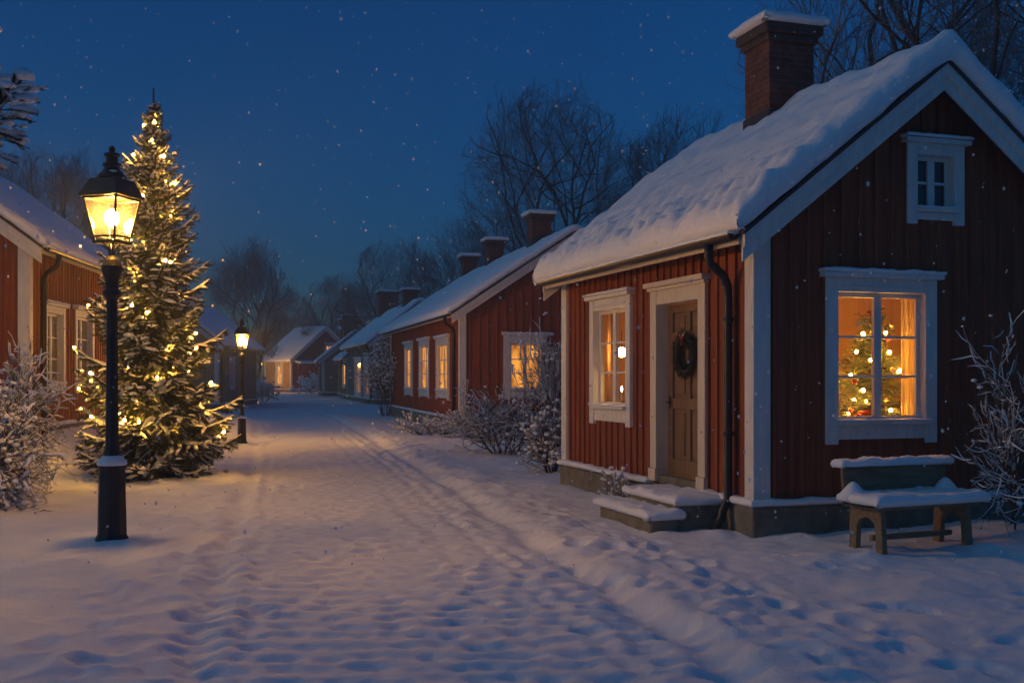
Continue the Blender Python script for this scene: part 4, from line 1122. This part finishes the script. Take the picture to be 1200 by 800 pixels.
shrub('tall thin snowy shrub rising behind the far corner of the near red house', at(645, 532), 3.3, .95, 14, 44, kids=(4, 4, 4), snow=.55, sw=.015, tuft=.15, up=.35, leaves=.25)
shrub('low snowy scrub along the foot of the second red house', at(508, 510), .8, 1.15, 18, 45, kids=(5, 4, 4), snow=.7, sw=.014, tuft=.1)
shrub('tall snow covered creeper bush on the gable of the pale grey house', at(452, 487), 3.7, 1.2, 18, 46, kids=(4, 4, 4), snow=.3, sw=.02, tuft=.3, tr=(.03, .06), up=.35)
shrub('far snowy bush at the foot of the red end house gable', at(372, 461.5), 2.0, 2.6, 16, 47, kids=(4, 3, 3), snow=.6, sw=.05, tuft=.6, tr=(.06, .12))
shrub('snowy bush at the corner of the dim grey cottage on the left', at(307, 472), 1.6, 1.2, 12, 48, kids=(4, 3, 3), snow=.6, sw=.04, tuft=.5, tr=(.05, .09))
shrub('small withered plant with snow tufts beside the stone steps', (1.28, 13.55, gz(1.28, 13.55)), .5, .3, 9, 49, kids=(3, 3), snow=.6, sw=.012, tuft=.8, leaves=.6, r0=.006, tr=(.014, .028))

# snow-laden young spruce at the lower left, and the spruce whose branches hang in at the upper left
shrub('dense snow laden bush at the lower left edge, before the ochre red cottage', (-6.35, 12.9, gz(-6.35, 12.9)), 2.0, .74, 34, 61, kids=(5, 4, 4), snow=.62, sw=.019, tuft=.15, spread=.85, up=-.10, r0=.013, tr=(.018, .038), leaves=.5)
shrub('second dense snowy bush, against the corner of the ochre red cottage', (-7.1, 14.8, gz(-7.1, 14.8)), 2.2, .95, 26, 62, kids=(5, 4, 4), snow=.6, sw=.019, tuft=.14, spread=.85, up=-.08, r0=.013, tr=(.018, .038), leaves=.5)
# the spruce whose branches hang in at the upper left
random.seed(66)
s2 = thing('spruce_tree', 'big spruce whose snowy branch tips hang in at the upper left corner', 'tree', (-4.75, 7.0, gz(-4.75, 7.0)), 0)
lim = [(3.42, -.06, 1.62), (3.46, .16, 1.36), (3.44, -.24, 1.42), (4.2, .0, 1.52), (4.24, -.2, 1.44)]
for k in range(46):
    hh = 5.2 + k * .07; a = k * 2.4; lim.append((hh, a, 1.25 * (1 - (hh - 3.4) / 6) if math.cos(a) > .3 else 2.0 * (1 - (hh - 3.4) / 6)))
spruce(s2, 8.6, None, ndens=420, nlen=.026, nwid=.005, snow=1.0, sw=.045, tw=.05, droop=.30, trunk_r=.13, az_only=lim, snow_pad=1.5, twig_snow=.8, clumps=.5, csize=.034)

# ------------------------------------------------------------------ falling snow, haze
random.seed(77)
fk = MB()
for k in range(3600):
    Y = 4.5 + 30 * random.random(); X = random.uniform(-.56, .56) * Y; Z = CAM_Z + random.uniform(-.18, .40) * Y
    if Z < .2: continue
    r = random.choice((.005, .007, .009, .011, .013, .017)) * (.33 + .67 * min(1, Y / 14)) * (1.0 if Y > 5 else .8)
    fk.ball((X, Y, Z), r, 1 if Y < 14 else 0, (1, 1, random.uniform(1, 1.5)), .1)
o = fk.build('falling_snow', 'flake', None, smooth=True)
tag(o, 'fine snowflakes drifting down over the whole lane', 'snowfall', kind='stuff')

hz = MB(); hz.box(-170, 170, -25, 190, -1.8, 24)
m = bpy.data.materials.new('haze_air'); m.use_nodes = True
nt = m.node_tree; nt.nodes.remove(nt.nodes['Principled BSDF'])
pv = nt.nodes.new('ShaderNodeVolumePrincipled'); pv.inputs['Color'].default_value = (.70, .82, .97, 1); pv.inputs['Density'].default_value = HAZE_DENSITY
nt.links.new(pv.outputs[0], nt.nodes['Material Output'].inputs['Volume'])
o = hz.build('haze', m)
tag(o, 'thin cold air with snow mist over the lane', 'haze', kind='stuff')
